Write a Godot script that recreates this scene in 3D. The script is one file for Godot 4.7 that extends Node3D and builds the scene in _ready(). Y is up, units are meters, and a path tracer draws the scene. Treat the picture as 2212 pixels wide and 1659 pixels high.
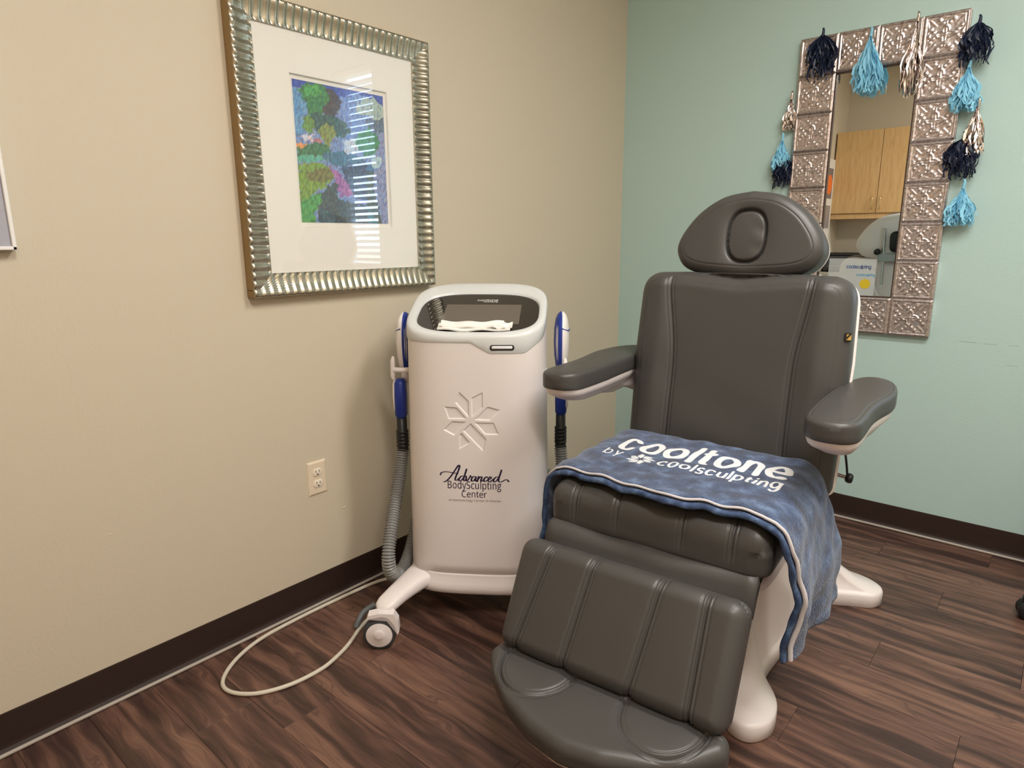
extends Node3D

# ---------------------------------------------------------------- mesh builder
class MB:
	var v := PackedVector3Array()
	var uv := PackedVector2Array()
	var sg := PackedInt32Array()
	var g := 0
	func tri(a, b, c, ua = Vector2.ZERO, ub = Vector2.ZERO, uc = Vector2.ZERO):
		v.append(a); v.append(b); v.append(c)
		uv.append(ua); uv.append(ub); uv.append(uc)
		sg.append(g)
	func quad(a, b, c, d, ua = Vector2.ZERO, ub = Vector2.ZERO, uc = Vector2.ZERO, ud = Vector2.ZERO):
		tri(a, b, c, ua, ub, uc); tri(a, c, d, ua, uc, ud)
	func grid(rows, uvs = null, close_u = false):
		for j in rows.size() - 1:
			var r0: PackedVector3Array = rows[j]
			var r1: PackedVector3Array = rows[j + 1]
			var n := r0.size()
			for i in (n if close_u else n - 1):
				var k := (i + 1) % n
				if uvs == null:
					quad(r0[i], r0[k], r1[k], r1[i])
				else:
					quad(r0[i], r0[k], r1[k], r1[i], uvs[j][i], uvs[j][k], uvs[j + 1][k], uvs[j + 1][i])
	func cap(ring: PackedVector3Array, flip = false):
		var c := Vector3.ZERO
		for p in ring: c += p
		c /= ring.size()
		for i in ring.size():
			var k := (i + 1) % ring.size()
			if flip: tri(c, ring[k], ring[i])
			else: tri(c, ring[i], ring[k])
	func loft(rings, caps = true, hard_caps = false):
		grid(rows_of(rings), null, true)
		if caps:
			var keep := g
			if hard_caps: g = g + 7
			cap(rings[0], true); cap(rings[rings.size() - 1], false)
			g = keep
	func rows_of(r): return r
	func xf(t: Transform3D, from := 0):
		for i in range(from, v.size()): v[i] = t * v[i]
	func box(c: Vector3, s: Vector3, r := 0.002):
		var keep := g
		g = -1
		var h := s / 2.0
		r = minf(r, minf(h.x, minf(h.y, h.z)) * 0.9)
		var rings := []
		for e in [[-h.y, r], [-h.y + r, 0.0], [h.y - r, 0.0], [h.y, r]]:
			var i: float = e[1]
			var x: float = h.x - i
			var z: float = h.z - i
			rings.append(PackedVector3Array([c + Vector3(-x + r, e[0], -z), c + Vector3(x - r, e[0], -z), c + Vector3(x, e[0], -z + r), c + Vector3(x, e[0], z - r), c + Vector3(x - r, e[0], z), c + Vector3(-x + r, e[0], z), c + Vector3(-x, e[0], z - r), c + Vector3(-x, e[0], -z + r)]))
		loft(rings)
		g = keep
	func tube(path, r, n := 10, caps := true):
		# path: array of Vector3; r: number or Callable(index, t)
		var rings := []
		var up := Vector3.UP
		var m: int = path.size()
		for i in m:
			var t: Vector3 = (path[mini(i + 1, m - 1)] - path[maxi(i - 1, 0)]).normalized()
			if i == 0 and absf(t.dot(up)) > 0.95: up = Vector3.RIGHT
			var s := t.cross(up).normalized()
			up = s.cross(t).normalized()
			var rr: float = r.call(i, float(i) / (m - 1)) if r is Callable else r
			var ring := PackedVector3Array()
			for k in n:
				var a := TAU * k / n
				ring.append(path[i] + (s * cos(a) + up * sin(a)) * rr)
			rings.append(ring)
		loft(rings, caps, true)
	func lathe(profile, c := Vector3.ZERO, axis := Vector3.UP, n := 24, caps := true):
		# profile: array of Vector2(radius, height along axis)
		var a := axis.normalized()
		var s := a.cross(Vector3.RIGHT if absf(a.x) < 0.9 else Vector3.UP).normalized()
		var w := a.cross(s)
		var rings := []
		for p in profile:
			var ring := PackedVector3Array()
			for k in n:
				var t := TAU * k / n
				ring.append(c + a * p.y + (s * cos(t) + w * sin(t)) * maxf(p.x, 0.00005))
			rings.append(ring)
		loft(rings, caps)
	func mesh() -> ArrayMesh:
		var vol := 0.0
		var o: Vector3 = v[0]
		for i in range(0, v.size(), 3):
			vol += (v[i] - o).dot((v[i + 1] - o).cross(v[i + 2] - o))
		var st := SurfaceTool.new()
		st.begin(Mesh.PRIMITIVE_TRIANGLES)
		for i in sg.size():
			st.set_smooth_group(sg[i])
			for k in ([0, 2, 1] if vol >= 0.0 else [0, 1, 2]):
				st.set_uv(uv[i * 3 + k])
				st.add_vertex(v[i * 3 + k])
		st.generate_normals()
		return st.commit()

# ---------------------------------------------------------------- node helpers
var taken := {}
func numbered(called: String) -> String:
	var n: int = taken.get(called, 0)
	taken[called] = n + 1
	return called if n == 0 else "%s_%03d" % [called, n]

func obj(called, what, m, parent = self) -> MeshInstance3D:
	var o := MeshInstance3D.new()
	o.mesh = what.mesh() if what is MB else what
	o.material_override = m
	o.name = numbered(called) if parent == self else called
	parent.add_child(o, true)
	return o

func thing(called, label, category, at = Vector3.ZERO, turn = 0.0, group = "") -> Node3D:
	var o := Node3D.new()
	o.name = numbered(called)
	add_child(o)
	o.position = at
	o.rotation.y = turn
	tag(o, label, category, group)
	return o

func tag(o, label, category, group = ""):
	o.set_meta("label", label)
	o.set_meta("category", category)
	if group: o.set_meta("group", group)

func struct(called, what, m) -> MeshInstance3D:
	var o := obj(called, what, m)
	o.set_meta("kind", "structure")
	return o

func mat(c: Color, rough := 0.6, metal := 0.0, spec := 0.5) -> StandardMaterial3D:
	var m := StandardMaterial3D.new()
	m.albedo_color = c
	m.roughness = rough
	m.metallic = metal
	m.metallic_specular = spec
	return m

func rgb(r, g, b) -> Color: return Color(r / 255.0, g / 255.0, b / 255.0)

func noise_tex(freq: float, size := 512, normal := false, bump := 1.0, type := FastNoiseLite.TYPE_SIMPLEX_SMOOTH, sd := 1, oct := 4) -> ImageTexture:
	var n := FastNoiseLite.new()
	n.seed = sd
	n.frequency = freq
	n.noise_type = type
	n.fractal_octaves = oct
	var im := n.get_seamless_image(size, size)
	if normal:
		im.convert(Image.FORMAT_RGBA8)
		im.bump_map_to_normal_map(bump)
	return ImageTexture.create_from_image(im)

func ramp_tex(freq: float, stops: Array, size := 512, sd := 1, oct := 4) -> ImageTexture:
	var n := FastNoiseLite.new()
	n.seed = sd
	n.frequency = freq
	n.fractal_octaves = oct
	var im := n.get_seamless_image(size, size)
	im.convert(Image.FORMAT_L8)
	var src := im.get_data()
	var out := PackedByteArray()
	out.resize(size * size * 3)
	var lut := []
	for i in 256:
		var t := i / 255.0 * (stops.size() - 1)
		var k := mini(int(t), stops.size() - 2)
		lut.append(stops[k].lerp(stops[k + 1], t - k))
	for i in size * size:
		var c: Color = lut[src[i]]
		out[i * 3] = int(c.r * 255); out[i * 3 + 1] = int(c.g * 255); out[i * 3 + 2] = int(c.b * 255)
	return ImageTexture.create_from_image(Image.create_from_data(size, size, false, Image.FORMAT_RGB8, out))

func bumpy(m: StandardMaterial3D, tex, scale: float, strength: float, world := true):
	m.normal_enabled = true
	m.normal_texture = tex
	m.normal_scale = strength
	m.uv1_triplanar = true
	m.uv1_world_triplanar = world
	m.uv1_scale = Vector3.ONE * scale

# ---------------------------------------------------------------- shapes
func smooth_path(pts: Array, per := 8) -> Array:
	var c := Curve3D.new()
	for i in pts.size():
		var a: Vector3 = pts[maxi(i - 1, 0)]
		var b: Vector3 = pts[mini(i + 1, pts.size() - 1)]
		var d := (b - a) / 6.0
		c.add_point(pts[i], -d, d)
	var out := []
	for i in pts.size() - 1:
		for k in per: out.append(c.sample(i, float(k) / per))
	out.append(pts[pts.size() - 1])
	return out

func round_outline(pts: Array, r: float, n := 6) -> PackedVector2Array:
	# polygon whose corners are rounded; an entry may be [Vector2, own radius]
	var out := PackedVector2Array()
	var m := pts.size()
	for i in m:
		var p: Vector2 = pts[i][0] if pts[i] is Array else pts[i]
		var rr: float = pts[i][1] if pts[i] is Array else r
		var a: Vector2 = pts[(i + m - 1) % m][0] if pts[(i + m - 1) % m] is Array else pts[(i + m - 1) % m]
		var b: Vector2 = pts[(i + 1) % m][0] if pts[(i + 1) % m] is Array else pts[(i + 1) % m]
		var da := (a - p).normalized()
		var db := (b - p).normalized()
		var half := acos(clampf(da.dot(db), -1.0, 1.0)) / 2.0
		var t := minf(rr / maxf(tan(half), 0.01), minf(p.distance_to(a), p.distance_to(b)) * 0.49)
		var s := p + da * t
		var e := p + db * t
		for k in n + 1:
			var f := float(k) / n
			out.append(s.lerp(p, f).lerp(p.lerp(e, f), f))
	return out

func row_span(poly: PackedVector2Array, y: float) -> Vector2:
	var lo := 1e9
	var hi := -1e9
	for i in poly.size():
		var a := poly[i]
		var b := poly[(i + 1) % poly.size()]
		if (a.y - y) * (b.y - y) <= 0.0 and absf(a.y - b.y) > 1e-9:
			var x := a.x + (b.x - a.x) * (y - a.y) / (b.y - a.y)
			lo = minf(lo, x); hi = maxf(hi, x)
	return Vector2(lo, hi)

func poly_near(poly: PackedVector2Array, p: Vector2) -> Vector2:
	var d := 1e9
	var best := p
	for i in poly.size():
		var c := Geometry2D.get_closest_point_to_segment(p, poly[i], poly[(i + 1) % poly.size()])
		var e := p.distance_squared_to(c)
		if e < d:
			d = e
			best = c
	return best

func poly_dist(poly: PackedVector2Array, p: Vector2) -> float: return p.distance_to(poly_near(poly, p))

# an upholstered pad: x, y in the pad's plane, z from its back (0) to its face (thick)
func cushion(poly: PackedVector2Array, thick: float, r: float, disp, nu := 90, nv := 70, back_r := 0.012, roll := false) -> MB:
	var mb := MB.new()
	var y0 := 1e9
	var y1 := -1e9
	for p in poly:
		y0 = minf(y0, p.y); y1 = maxf(y1, p.y)
	var mid := Vector3((poly[0].x + poly[poly.size() / 2].x) / 2.0, (y0 + y1) / 2.0, 0)
	var x0 := 1e9
	var x1 := -1e9
	for p in poly:
		x0 = minf(x0, p.x); x1 = maxf(x1, p.x)
	var rows := []
	var offs := []
	for j in nv + 1:
		var t := 2.0 * j / nv - 1.0
		var y := lerpf(y0 + 1e-4, y1 - 1e-4, 0.5 + 0.5 * (0.55 * t + 0.45 * sin(t * PI / 2.0)))
		var sp := row_span(poly, y)
		var row := PackedVector3Array()
		var off := PackedVector3Array()
		for i in nu + 1:
			var u := 2.0 * i / nu - 1.0
			u = 0.6 * u + 0.4 * sin(u * PI / 2.0)
			var x := lerpf(sp.x, sp.y, 0.5 + 0.5 * u)
			if roll: x = clampf(lerpf(x0, x1, 0.5 + 0.5 * u), sp.x, sp.y)
			var rim := i == 0 or i == nu or j == 0 or j == nv
			var q := Vector2(x, y)
			var c := q
			var d := 0.0
			if not rim:
				c = poly_near(poly, q)
				d = q.distance_to(c)
			var e := r - minf(d, r)
			var z := thick - r + sqrt(maxf(r * r - e * e, 0.0))
			var o := Vector3.ZERO
			if disp:
				var a: float = disp.call(x, y, d)
				if roll and d < r:
					if rim: q += (Vector2(mid.x, mid.y) - q).normalized() * 0.004
					var out := (poly_near(poly, q) - q).normalized()
					o = Vector3(out.x, out.y, 0) * (a * e / r)
					z += a * sqrt(maxf(1.0 - e * e / (r * r), 0.0))
				else:
					z += a * (1.0 if roll else smoothstep(0.0, r * 0.6, d))
			row.append(Vector3(x, y, z) + o)
			off.append(o)
		rows.append(row)
		offs.append(off)
	mb.grid(rows)
	# rim of the face, walked round
	var loop := PackedVector3Array()
	var lo := PackedVector3Array()
	for i in nu + 1: loop.append(rows[0][i]); lo.append(offs[0][i])
	for j in range(1, nv + 1): loop.append(rows[j][nu]); lo.append(offs[j][nu])
	for i in range(nu - 1, -1, -1): loop.append(rows[nv][i]); lo.append(offs[nv][i])
	for j in range(nv - 1, 0, -1): loop.append(rows[j][0]); lo.append(offs[j][0])
	var rings := [loop]
	for s in [[(thick - r) * 0.75, 0.0, 0.75], [(thick - r) * 0.45, 0.0, 0.35], [back_r, 0.0, 0.0], [back_r * 0.3, back_r * 0.35, 0.0], [0.0, back_r, 0.0]]:
		var ring := PackedVector3Array()
		for k in loop.size():
			var p: Vector3 = loop[k] - lo[k] * (1.0 - float(s[2]))
			var dir := Vector3(p.x - mid.x, p.y - mid.y, 0)
			var q: Vector3 = p - dir.normalized() * float(s[1])
			ring.append(Vector3(q.x, q.y, s[0]))
		rings.append(ring)
	var back := []
	for i in range(rings.size() - 1, -1, -1): back.append(rings[i])
	mb.grid(back, null, true)
	mb.g = 3
	mb.cap(rings[rings.size() - 1], true)
	return mb

# a stitched seam: valley with a puckered fringe on both sides
func seam(e: float, depth := 0.004) -> float:
	e = absf(e)
	return -depth * 1.5 * exp(-pow(e / 0.0034, 2.0)) - 0.0026 * exp(-pow((e - 0.0105) / 0.0022, 2.0)) - depth * 1.1 * exp(-e / 0.020)

func super_ring(a: float, b: float, n: float, cx: float, y, cz: float, count := 64) -> PackedVector3Array:
	# y: number or Callable(x, z)
	var ring := PackedVector3Array()
	for k in count:
		var t := TAU * k / count
		var c := cos(t)
		var s := sin(t)
		var x := cx + a * signf(c) * pow(absf(c), 2.0 / n)
		var z := cz + b * signf(s) * pow(absf(s), 2.0 / n)
		ring.append(Vector3(x, y.call(x, z) if y is Callable else y, z))
	return ring

# ---------------------------------------------------------------- letters drawn with a pen
func arc(cx, cy, rx, ry, a0, a1, n := 18) -> Array:
	var out := []
	for i in n + 1:
		var a := deg_to_rad(lerpf(a0, a1, float(i) / n))
		out.append(Vector2(cx + rx * cos(a), cy + ry * sin(a)))
	return out

func glyph(ch: String) -> Array:
	# [advance, strokes]; x-height 1
	match ch:
		"c": return [1.15, [arc(0.6, 0.5, 0.6, 0.5, 42, 318)]]
		"o": return [1.3, [arc(0.65, 0.5, 0.65, 0.5, 0, 360, 28)]]
		"l": return [0.12, [[Vector2(0.06, 0), Vector2(0.06, 1.45)]]]
		"t": return [0.55, [[Vector2(0.2, 1.3), Vector2(0.2, 0.3)] + arc(0.5, 0.3, 0.3, 0.3, 180, 270, 8), [Vector2(0.0, 0.95), Vector2(0.55, 0.95)]]]
		"n": return [1.05, [[Vector2(0, 0), Vector2(0, 1)], [Vector2(0, 0.5)] + arc(0.525, 0.5, 0.525, 0.5, 180, 0) + [Vector2(1.05, 0)]]]
		"u": return [1.05, [[Vector2(0, 1), Vector2(0, 0.5)] + arc(0.525, 0.5, 0.525, 0.5, 180, 360) + [Vector2(1.05, 1)], [Vector2(1.05, 0), Vector2(1.05, 0.5)]]]
		"e": return [1.25, [[Vector2(0.03, 0.5), Vector2(1.25, 0.5)] + arc(0.62, 0.5, 0.62, 0.5, 0, 318)]]
		"s": return [0.9, [arc(0.45, 0.75, 0.42, 0.25, 35, 270, 12) + arc(0.45, 0.25, 0.45, 0.25, 90, -145, 12)]]
		"p": return [1.2, [[Vector2(0, 1), Vector2(0, -0.5)], arc(0.6, 0.5, 0.6, 0.5, 0, 360, 28)]]
		"i": return [0.12, [[Vector2(0.06, 0), Vector2(0.06, 1)], [Vector2(0.06, 1.36), Vector2(0.06, 1.4)]]]
		"g": return [1.2, [arc(0.6, 0.5, 0.6, 0.5, 0, 360, 28), [Vector2(1.2, 1), Vector2(1.2, 0)] + arc(0.6, -0.05, 0.6, 0.45, 0, -140, 14)]]
		"b": return [1.2, [[Vector2(0, 1.45), Vector2(0, 0)], arc(0.6, 0.5, 0.6, 0.5, 0, 360, 28)]]
		"y": return [1.0, [[Vector2(0, 1), Vector2(0.5, 0.05)], [Vector2(1.0, 1), Vector2(0.3, -0.45)]]]
	return [0.6, []]

func pen_word(word: String, gap := 0.34) -> Array:
	# [width, polylines]
	var x := 0.0
	var out := []
	for ch in word:
		var gl := glyph(ch)
		for s in gl[1]:
			var l := []
			for p in s: l.append(p + Vector2(x, 0))
			out.append(l)
		x += gl[0] + gap
	return [x - gap, out]

# ribbons of a pen stroke laid on a surface; place: Callable(Vector2) -> Vector3
func ribbon(mb: MB, line: Array, w, place: Callable):
	var m := line.size()
	var left := PackedVector3Array()
	var right := PackedVector3Array()
	for i in m:
		var d: Vector2 = (line[mini(i + 1, m - 1)] - line[maxi(i - 1, 0)]).normalized()
		var n := Vector2(-d.y, d.x)
		var ww: float = (w.call(float(i) / maxf(m - 1, 1), d) if w is Callable else w) / 2.0
		var p: Vector2 = line[i]
		if i == 0: p -= d * ww * 0.6
		if i == m - 1: p += d * ww * 0.6
		left.append(place.call(p + n * ww)); right.append(place.call(p - n * ww))
	for i in m - 1:
		mb.quad(left[i], left[i + 1], right[i + 1], right[i])

func flat_text(words: String, font_name: String, place: Callable, width: float, height: float) -> MB:
	# letter outlines scaled to width x cap height and laid on a surface
	var f := SystemFont.new()
	f.font_names = PackedStringArray([font_name])
	var tm := TextMesh.new()
	tm.font = f
	tm.text = words
	tm.font_size = 48
	tm.pixel_size = 0.01
	tm.depth = 0.0
	tm.curve_step = 1.0
	var arr := tm.get_mesh_arrays()
	var vs: PackedVector3Array = arr[Mesh.ARRAY_VERTEX]
	var idx = arr[Mesh.ARRAY_INDEX]
	var lo := Vector3(1e9, 1e9, 0)
	var hi := -lo
	for p in vs:
		lo = lo.min(p); hi = hi.max(p)
	var mb := MB.new()
	var order := []
	if idx != null and idx.size() > 0:
		for i in idx: order.append(i)
	else:
		for i in vs.size(): order.append(i)
	var put := func(p: Vector3): return place.call(Vector2((p.x - lo.x) / (hi.x - lo.x) * width, (p.y - lo.y) / (hi.y - lo.y) * height))
	for i in range(0, order.size(), 3):
		mb.tri(put.call(vs[order[i]]), put.call(vs[order[i + 1]]), put.call(vs[order[i + 2]]))
	return mb

# ---------------------------------------------------------------- the room's measures
const ROOM_X := 3.0
const ROOM_Z := 3.97
const ROOM_Y := 2.67
var leather: StandardMaterial3D
var white_plastic: StandardMaterial3D
var rng := RandomNumberGenerator.new()

func _ready():
	rng.seed = 7
	camera_and_light()
	materials()
	room()
	window()
	ceiling_lights()
	picture()
	mirror()
	machine()
	chair()
	blanket()
	wall_outlet()
	cables()
	tassels()
	rear_of_room()
	stool()

func camera_and_light():
	var cam := Camera3D.new()
	cam.name = "camera"
	add_child(cam)
	cam.fov = rad_to_deg(2.0 * atan(829.5 / 1409.23))
	cam.position = Vector3(1.8061, 1.2014, 2.9803)
	cam.basis = Basis(Vector3.UP, deg_to_rad(40.53)) * Basis(Vector3.RIGHT, deg_to_rad(-12.548)) * Basis(Vector3.BACK, deg_to_rad(-0.308))
	cam.near = 0.05
	cam.current = true
	var we := WorldEnvironment.new()
	we.name = "environment"
	var e := Environment.new()
	e.background_mode = Environment.BG_SKY
	var sky := Sky.new()
	var sm := ProceduralSkyMaterial.new()
	sm.sky_top_color = Color(0.45, 0.62, 0.86)
	sm.sky_horizon_color = Color(0.86, 0.92, 0.97)
	sm.ground_horizon_color = Color(0.62, 0.66, 0.66)
	sm.ground_bottom_color = Color(0.32, 0.36, 0.30)
	sm.sky_energy_multiplier = 4.2
	sm.ground_energy_multiplier = 4.0
	sky.sky_material = sm
	e.sky = sky
	e.tonemap_mode = Environment.TONE_MAPPER_LINEAR
	e.tonemap_exposure = 0.83
	e.sdfgi_enabled = true
	e.ssao_enabled = true
	e.ssil_enabled = true
	we.environment = e
	add_child(we)

const TROFFERS := [Vector3(2.135, 2.62, 1.525), Vector3(2.135, 2.62, 2.745)]
const LAMP_ENERGY := 5.0
const LAMP_COLOR := Color(1.0, 0.985, 0.962)

func materials():
	var grain := noise_tex(0.09, 512, true, 3.0, FastNoiseLite.TYPE_CELLULAR, 3, 2)
	leather = mat(rgb(69, 67, 65), 0.42)
	bumpy(leather, grain, 9.0, 0.25, false)
	white_plastic = mat(rgb(234, 225, 223), 0.32)

func room():
	# floor: a slab with loose planks on it
	var slab := MB.new()
	slab.box(Vector3(ROOM_X / 2, -0.07, ROOM_Z / 2), Vector3(ROOM_X + 0.3, 0.12, ROOM_Z + 0.3))
	var fl := struct("floor", slab, mat(rgb(40, 28, 24), 0.9))
	var woods := []
	for k in 5: woods.append(plank_material(k))
	var pw := 0.152
	var pl := 0.914
	var shared := {}
	var row := 0
	var z := 0.0
	while z < ROOM_Z - 0.001:
		var w := minf(pw, ROOM_Z - z)
		var x := -pl * fmod(row * 0.37 + 0.13, 1.0) if row != 14 else -0.47
		while x < ROOM_X:
			var x0 := maxf(x, 0.0)
			var x1 := minf(x + pl, ROOM_X)
			if x1 - x0 > 0.01:
				var key := "%.3f %.3f" % [x1 - x0, w]
				if not shared.has(key):
					var mb := MB.new()
					var hx := (x1 - x0) / 2 - 0.0004
					var hz := w / 2 - 0.0004
					var top := PackedVector3Array([Vector3(-hx + .0004, 0, -hz + .0004), Vector3(hx - .0004, 0, -hz + .0004), Vector3(hx - .0004, 0, hz - .0004), Vector3(-hx + .0004, 0, hz - .0004)])
					var rim := PackedVector3Array([Vector3(-hx, -.0003, -hz), Vector3(hx, -.0003, -hz), Vector3(hx, -.0003, hz), Vector3(-hx, -.0003, hz)])
					var low := PackedVector3Array([Vector3(-hx, -.01, -hz), Vector3(hx, -.01, -hz), Vector3(hx, -.01, hz), Vector3(-hx, -.01, hz)])
					mb.g = -1
					var uvf := func(p): return Vector2((p.x + hx) / 0.914, (p.z + hz) / 0.152)
					mb.quad(top[0], top[1], top[2], top[3], uvf.call(top[0]), uvf.call(top[1]), uvf.call(top[2]), uvf.call(top[3]))
					for i in 4:
						var k := (i + 1) % 4
						mb.quad(rim[i], rim[k], top[k], top[i], uvf.call(rim[i]), uvf.call(rim[k]), uvf.call(top[k]), uvf.call(top[i]))
						mb.quad(low[i], low[k], rim[k], rim[i], uvf.call(rim[i]), uvf.call(rim[k]), uvf.call(rim[k]), uvf.call(rim[i]))
					mb.quad(low[3], low[2], low[1], low[0])
					shared[key] = mb.mesh()
				var o := obj("plank", shared[key], woods[rng.randi() % woods.size()], fl)
				o.position = Vector3((x0 + x1) / 2, 0, z + w / 2)
				if rng.randf() < 0.5: o.rotation.y = PI
			x += pl
		z += pw
		row += 1
	# walls with thickness
	var peel := noise_tex(0.05, 512, true, 2.2, FastNoiseLite.TYPE_SIMPLEX_SMOOTH, 5, 3)
	var beige := mat(rgb(206, 194, 173), 0.62)
	bumpy(beige, peel, 3.2, 0.16)
	var sage := mat(rgb(180, 206, 201), 0.62)
	bumpy(sage, peel, 3.2, 0.16)
	var t := 0.14
	var mb := MB.new()
	mb.box(Vector3(-t / 2, ROOM_Y / 2, ROOM_Z / 2), Vector3(t, ROOM_Y + 0.1, ROOM_Z + 2 * t), 0.001)
	var wl := struct("wall_left", mb, beige)
	# a chipped spot in the paint below the outlet
	mb = MB.new()
	mb.g = -1
	for c in [[Vector2(1.762, 0.301), 0.010, 0.004], [Vector2(2.47, 0.46), 0.008, 0.002]]:
		var q: Vector2 = c[0]
		var a := Vector3(0, q.y, q.x + c[1])
		var b := Vector3(0, q.y + c[1] * 0.6, q.x - c[1])
		var d := Vector3(0, q.y - c[1] * 0.5, q.x - c[1] * 0.2)
		var top := (a + b + d) / 3.0 + Vector3(c[2] * 0.6, 0, 0)
		mb.tri(a, b, top); mb.tri(b, d, top); mb.tri(d, a, top)
	obj("paint_chip", mb, beige, wl)
	mb = MB.new()
	mb.box(Vector3(ROOM_X + t / 2, ROOM_Y / 2, ROOM_Z / 2), Vector3(t, ROOM_Y + 0.1, ROOM_Z + 2 * t), 0.001)
	struct("wall_right", mb, beige)
	mb = MB.new()
	mb.box(Vector3(ROOM_X / 2, ROOM_Y / 2, ROOM_Z + t / 2), Vector3(ROOM_X, ROOM_Y + 0.1, t), 0.001)
	struct("wall_rear", mb, beige)
	# back wall with the window opening
	mb = MB.new()
	for r in [[0.0, WX0, -0.05, ROOM_Y + 0.05], [WX1, ROOM_X, -0.05, ROOM_Y + 0.05], [WX0, WX1, -0.05, WY0], [WX0, WX1, WY1, ROOM_Y + 0.05]]:
		mb.box(Vector3((r[0] + r[1]) / 2, (r[2] + r[3]) / 2, -t / 2), Vector3(r[1] - r[0], r[3] - r[2], t), 0.0)
	var wb := struct("wall_back", mb, sage)
	var rub := mat(rgb(128, 146, 138), 0.7)
	for e in [[1.53, 0.811, 0.055, 0.0012], [1.60, 0.8095, 0.04, 0.0008], [1.67, 0.810, 0.03, 0.0008], [1.675, 0.736, 0.04, 0.0009]]:
		var sm := MB.new()
		sm.box(Vector3(e[0], e[1], 0.0002), Vector3(e[2], e[3], 0.0006), 0.0001)
		obj("scuff_mark", sm, rub, wb)
	# ceiling: slab, then lay-in tiles
	mb = MB.new()
	mb.box(Vector3(ROOM_X / 2, ROOM_Y + 0.08, ROOM_Z / 2), Vector3(ROOM_X + 2 * t, 0.1, ROOM_Z + 2 * t), 0.001)
	var ce := struct("ceiling", mb, mat(rgb(225, 222, 214), 0.9))
	var tile := mat(rgb(232, 229, 220), 0.9)
	bumpy(tile, noise_tex(0.12, 512, true, 5.0, FastNoiseLite.TYPE_CELLULAR, 9, 2), 2.0, 0.4)
	var tx := -0.305
	while tx < ROOM_X - 0.05:
		var tz := 0.0
		while tz < ROOM_Z - 0.05:
			var w := minf(tx + 0.61, ROOM_X) - maxf(tx, 0.0)
			var d := minf(0.61, ROOM_Z - tz)
			var x0 := maxf(tx, 0.0)
			var lit := false
			for f in TROFFERS:
				if absf(x0 + w / 2 - f.x) < 0.62 and absf(tz + d / 2 - f.z) < 0.32: lit = true
			if not lit:
				var m2 := MB.new()
				m2.box(Vector3(x0 + w / 2, ROOM_Y + 0.005, tz + d / 2), Vector3(w - 0.024, 0.016, d - 0.024), 0.003)
				obj("ceiling_tile", m2, tile, ce)
			tz += 0.61
		tx += 0.61
	var bars := MB.new()
	for i in range(0, 5): bars.box(Vector3(0.305 + i * 0.61, ROOM_Y + 0.004, ROOM_Z / 2), Vector3(0.024, 0.012, ROOM_Z), 0.001)
	for i in range(1, 7): bars.box(Vector3(ROOM_X / 2, ROOM_Y + 0.004, i * 0.61), Vector3(ROOM_X, 0.012, 0.024), 0.001)
	obj("ceiling_grid", bars, mat(rgb(240, 238, 232), 0.5), ce)
	# dark cove base
	var dark := mat(rgb(46, 29, 24), 0.5)
	var prof := [Vector2(0.0, 0.1010), Vector2(0.0030, 0.1008), Vector2(0.0034, 0.098), Vector2(0.0034, 0.02), Vector2(0.0048, 0.012), Vector2(0.008, 0.006), Vector2(0.013, 0.0025), Vector2(0.014, 0.0), Vector2(0.0, 0.0)]
	for w in [["baseboard_left", Vector3(0, 0, ROOM_Z), Vector3(0, 0, 0), Vector3(1, 0, 0)], ["baseboard_back", Vector3(0, 0, 0), Vector3(ROOM_X, 0, 0), Vector3(0, 0, 1)], ["baseboard_right", Vector3(ROOM_X, 0, 0), Vector3(ROOM_X, 0, ROOM_Z), Vector3(-1, 0, 0)], ["baseboard_rear", Vector3(ROOM_X, 0, ROOM_Z), Vector3(0, 0, ROOM_Z), Vector3(0, 0, -1)]]:
		var m3 := MB.new()
		m3.g = -1
		var rings := []
		for e in [w[1], w[2]]:
			var ring := PackedVector3Array()
			for p in prof: ring.append(e + w[3] * p.x + Vector3.UP * p.y)
			rings.append(ring)
		m3.loft(rings)
		struct(w[0], m3, dark)

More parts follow.
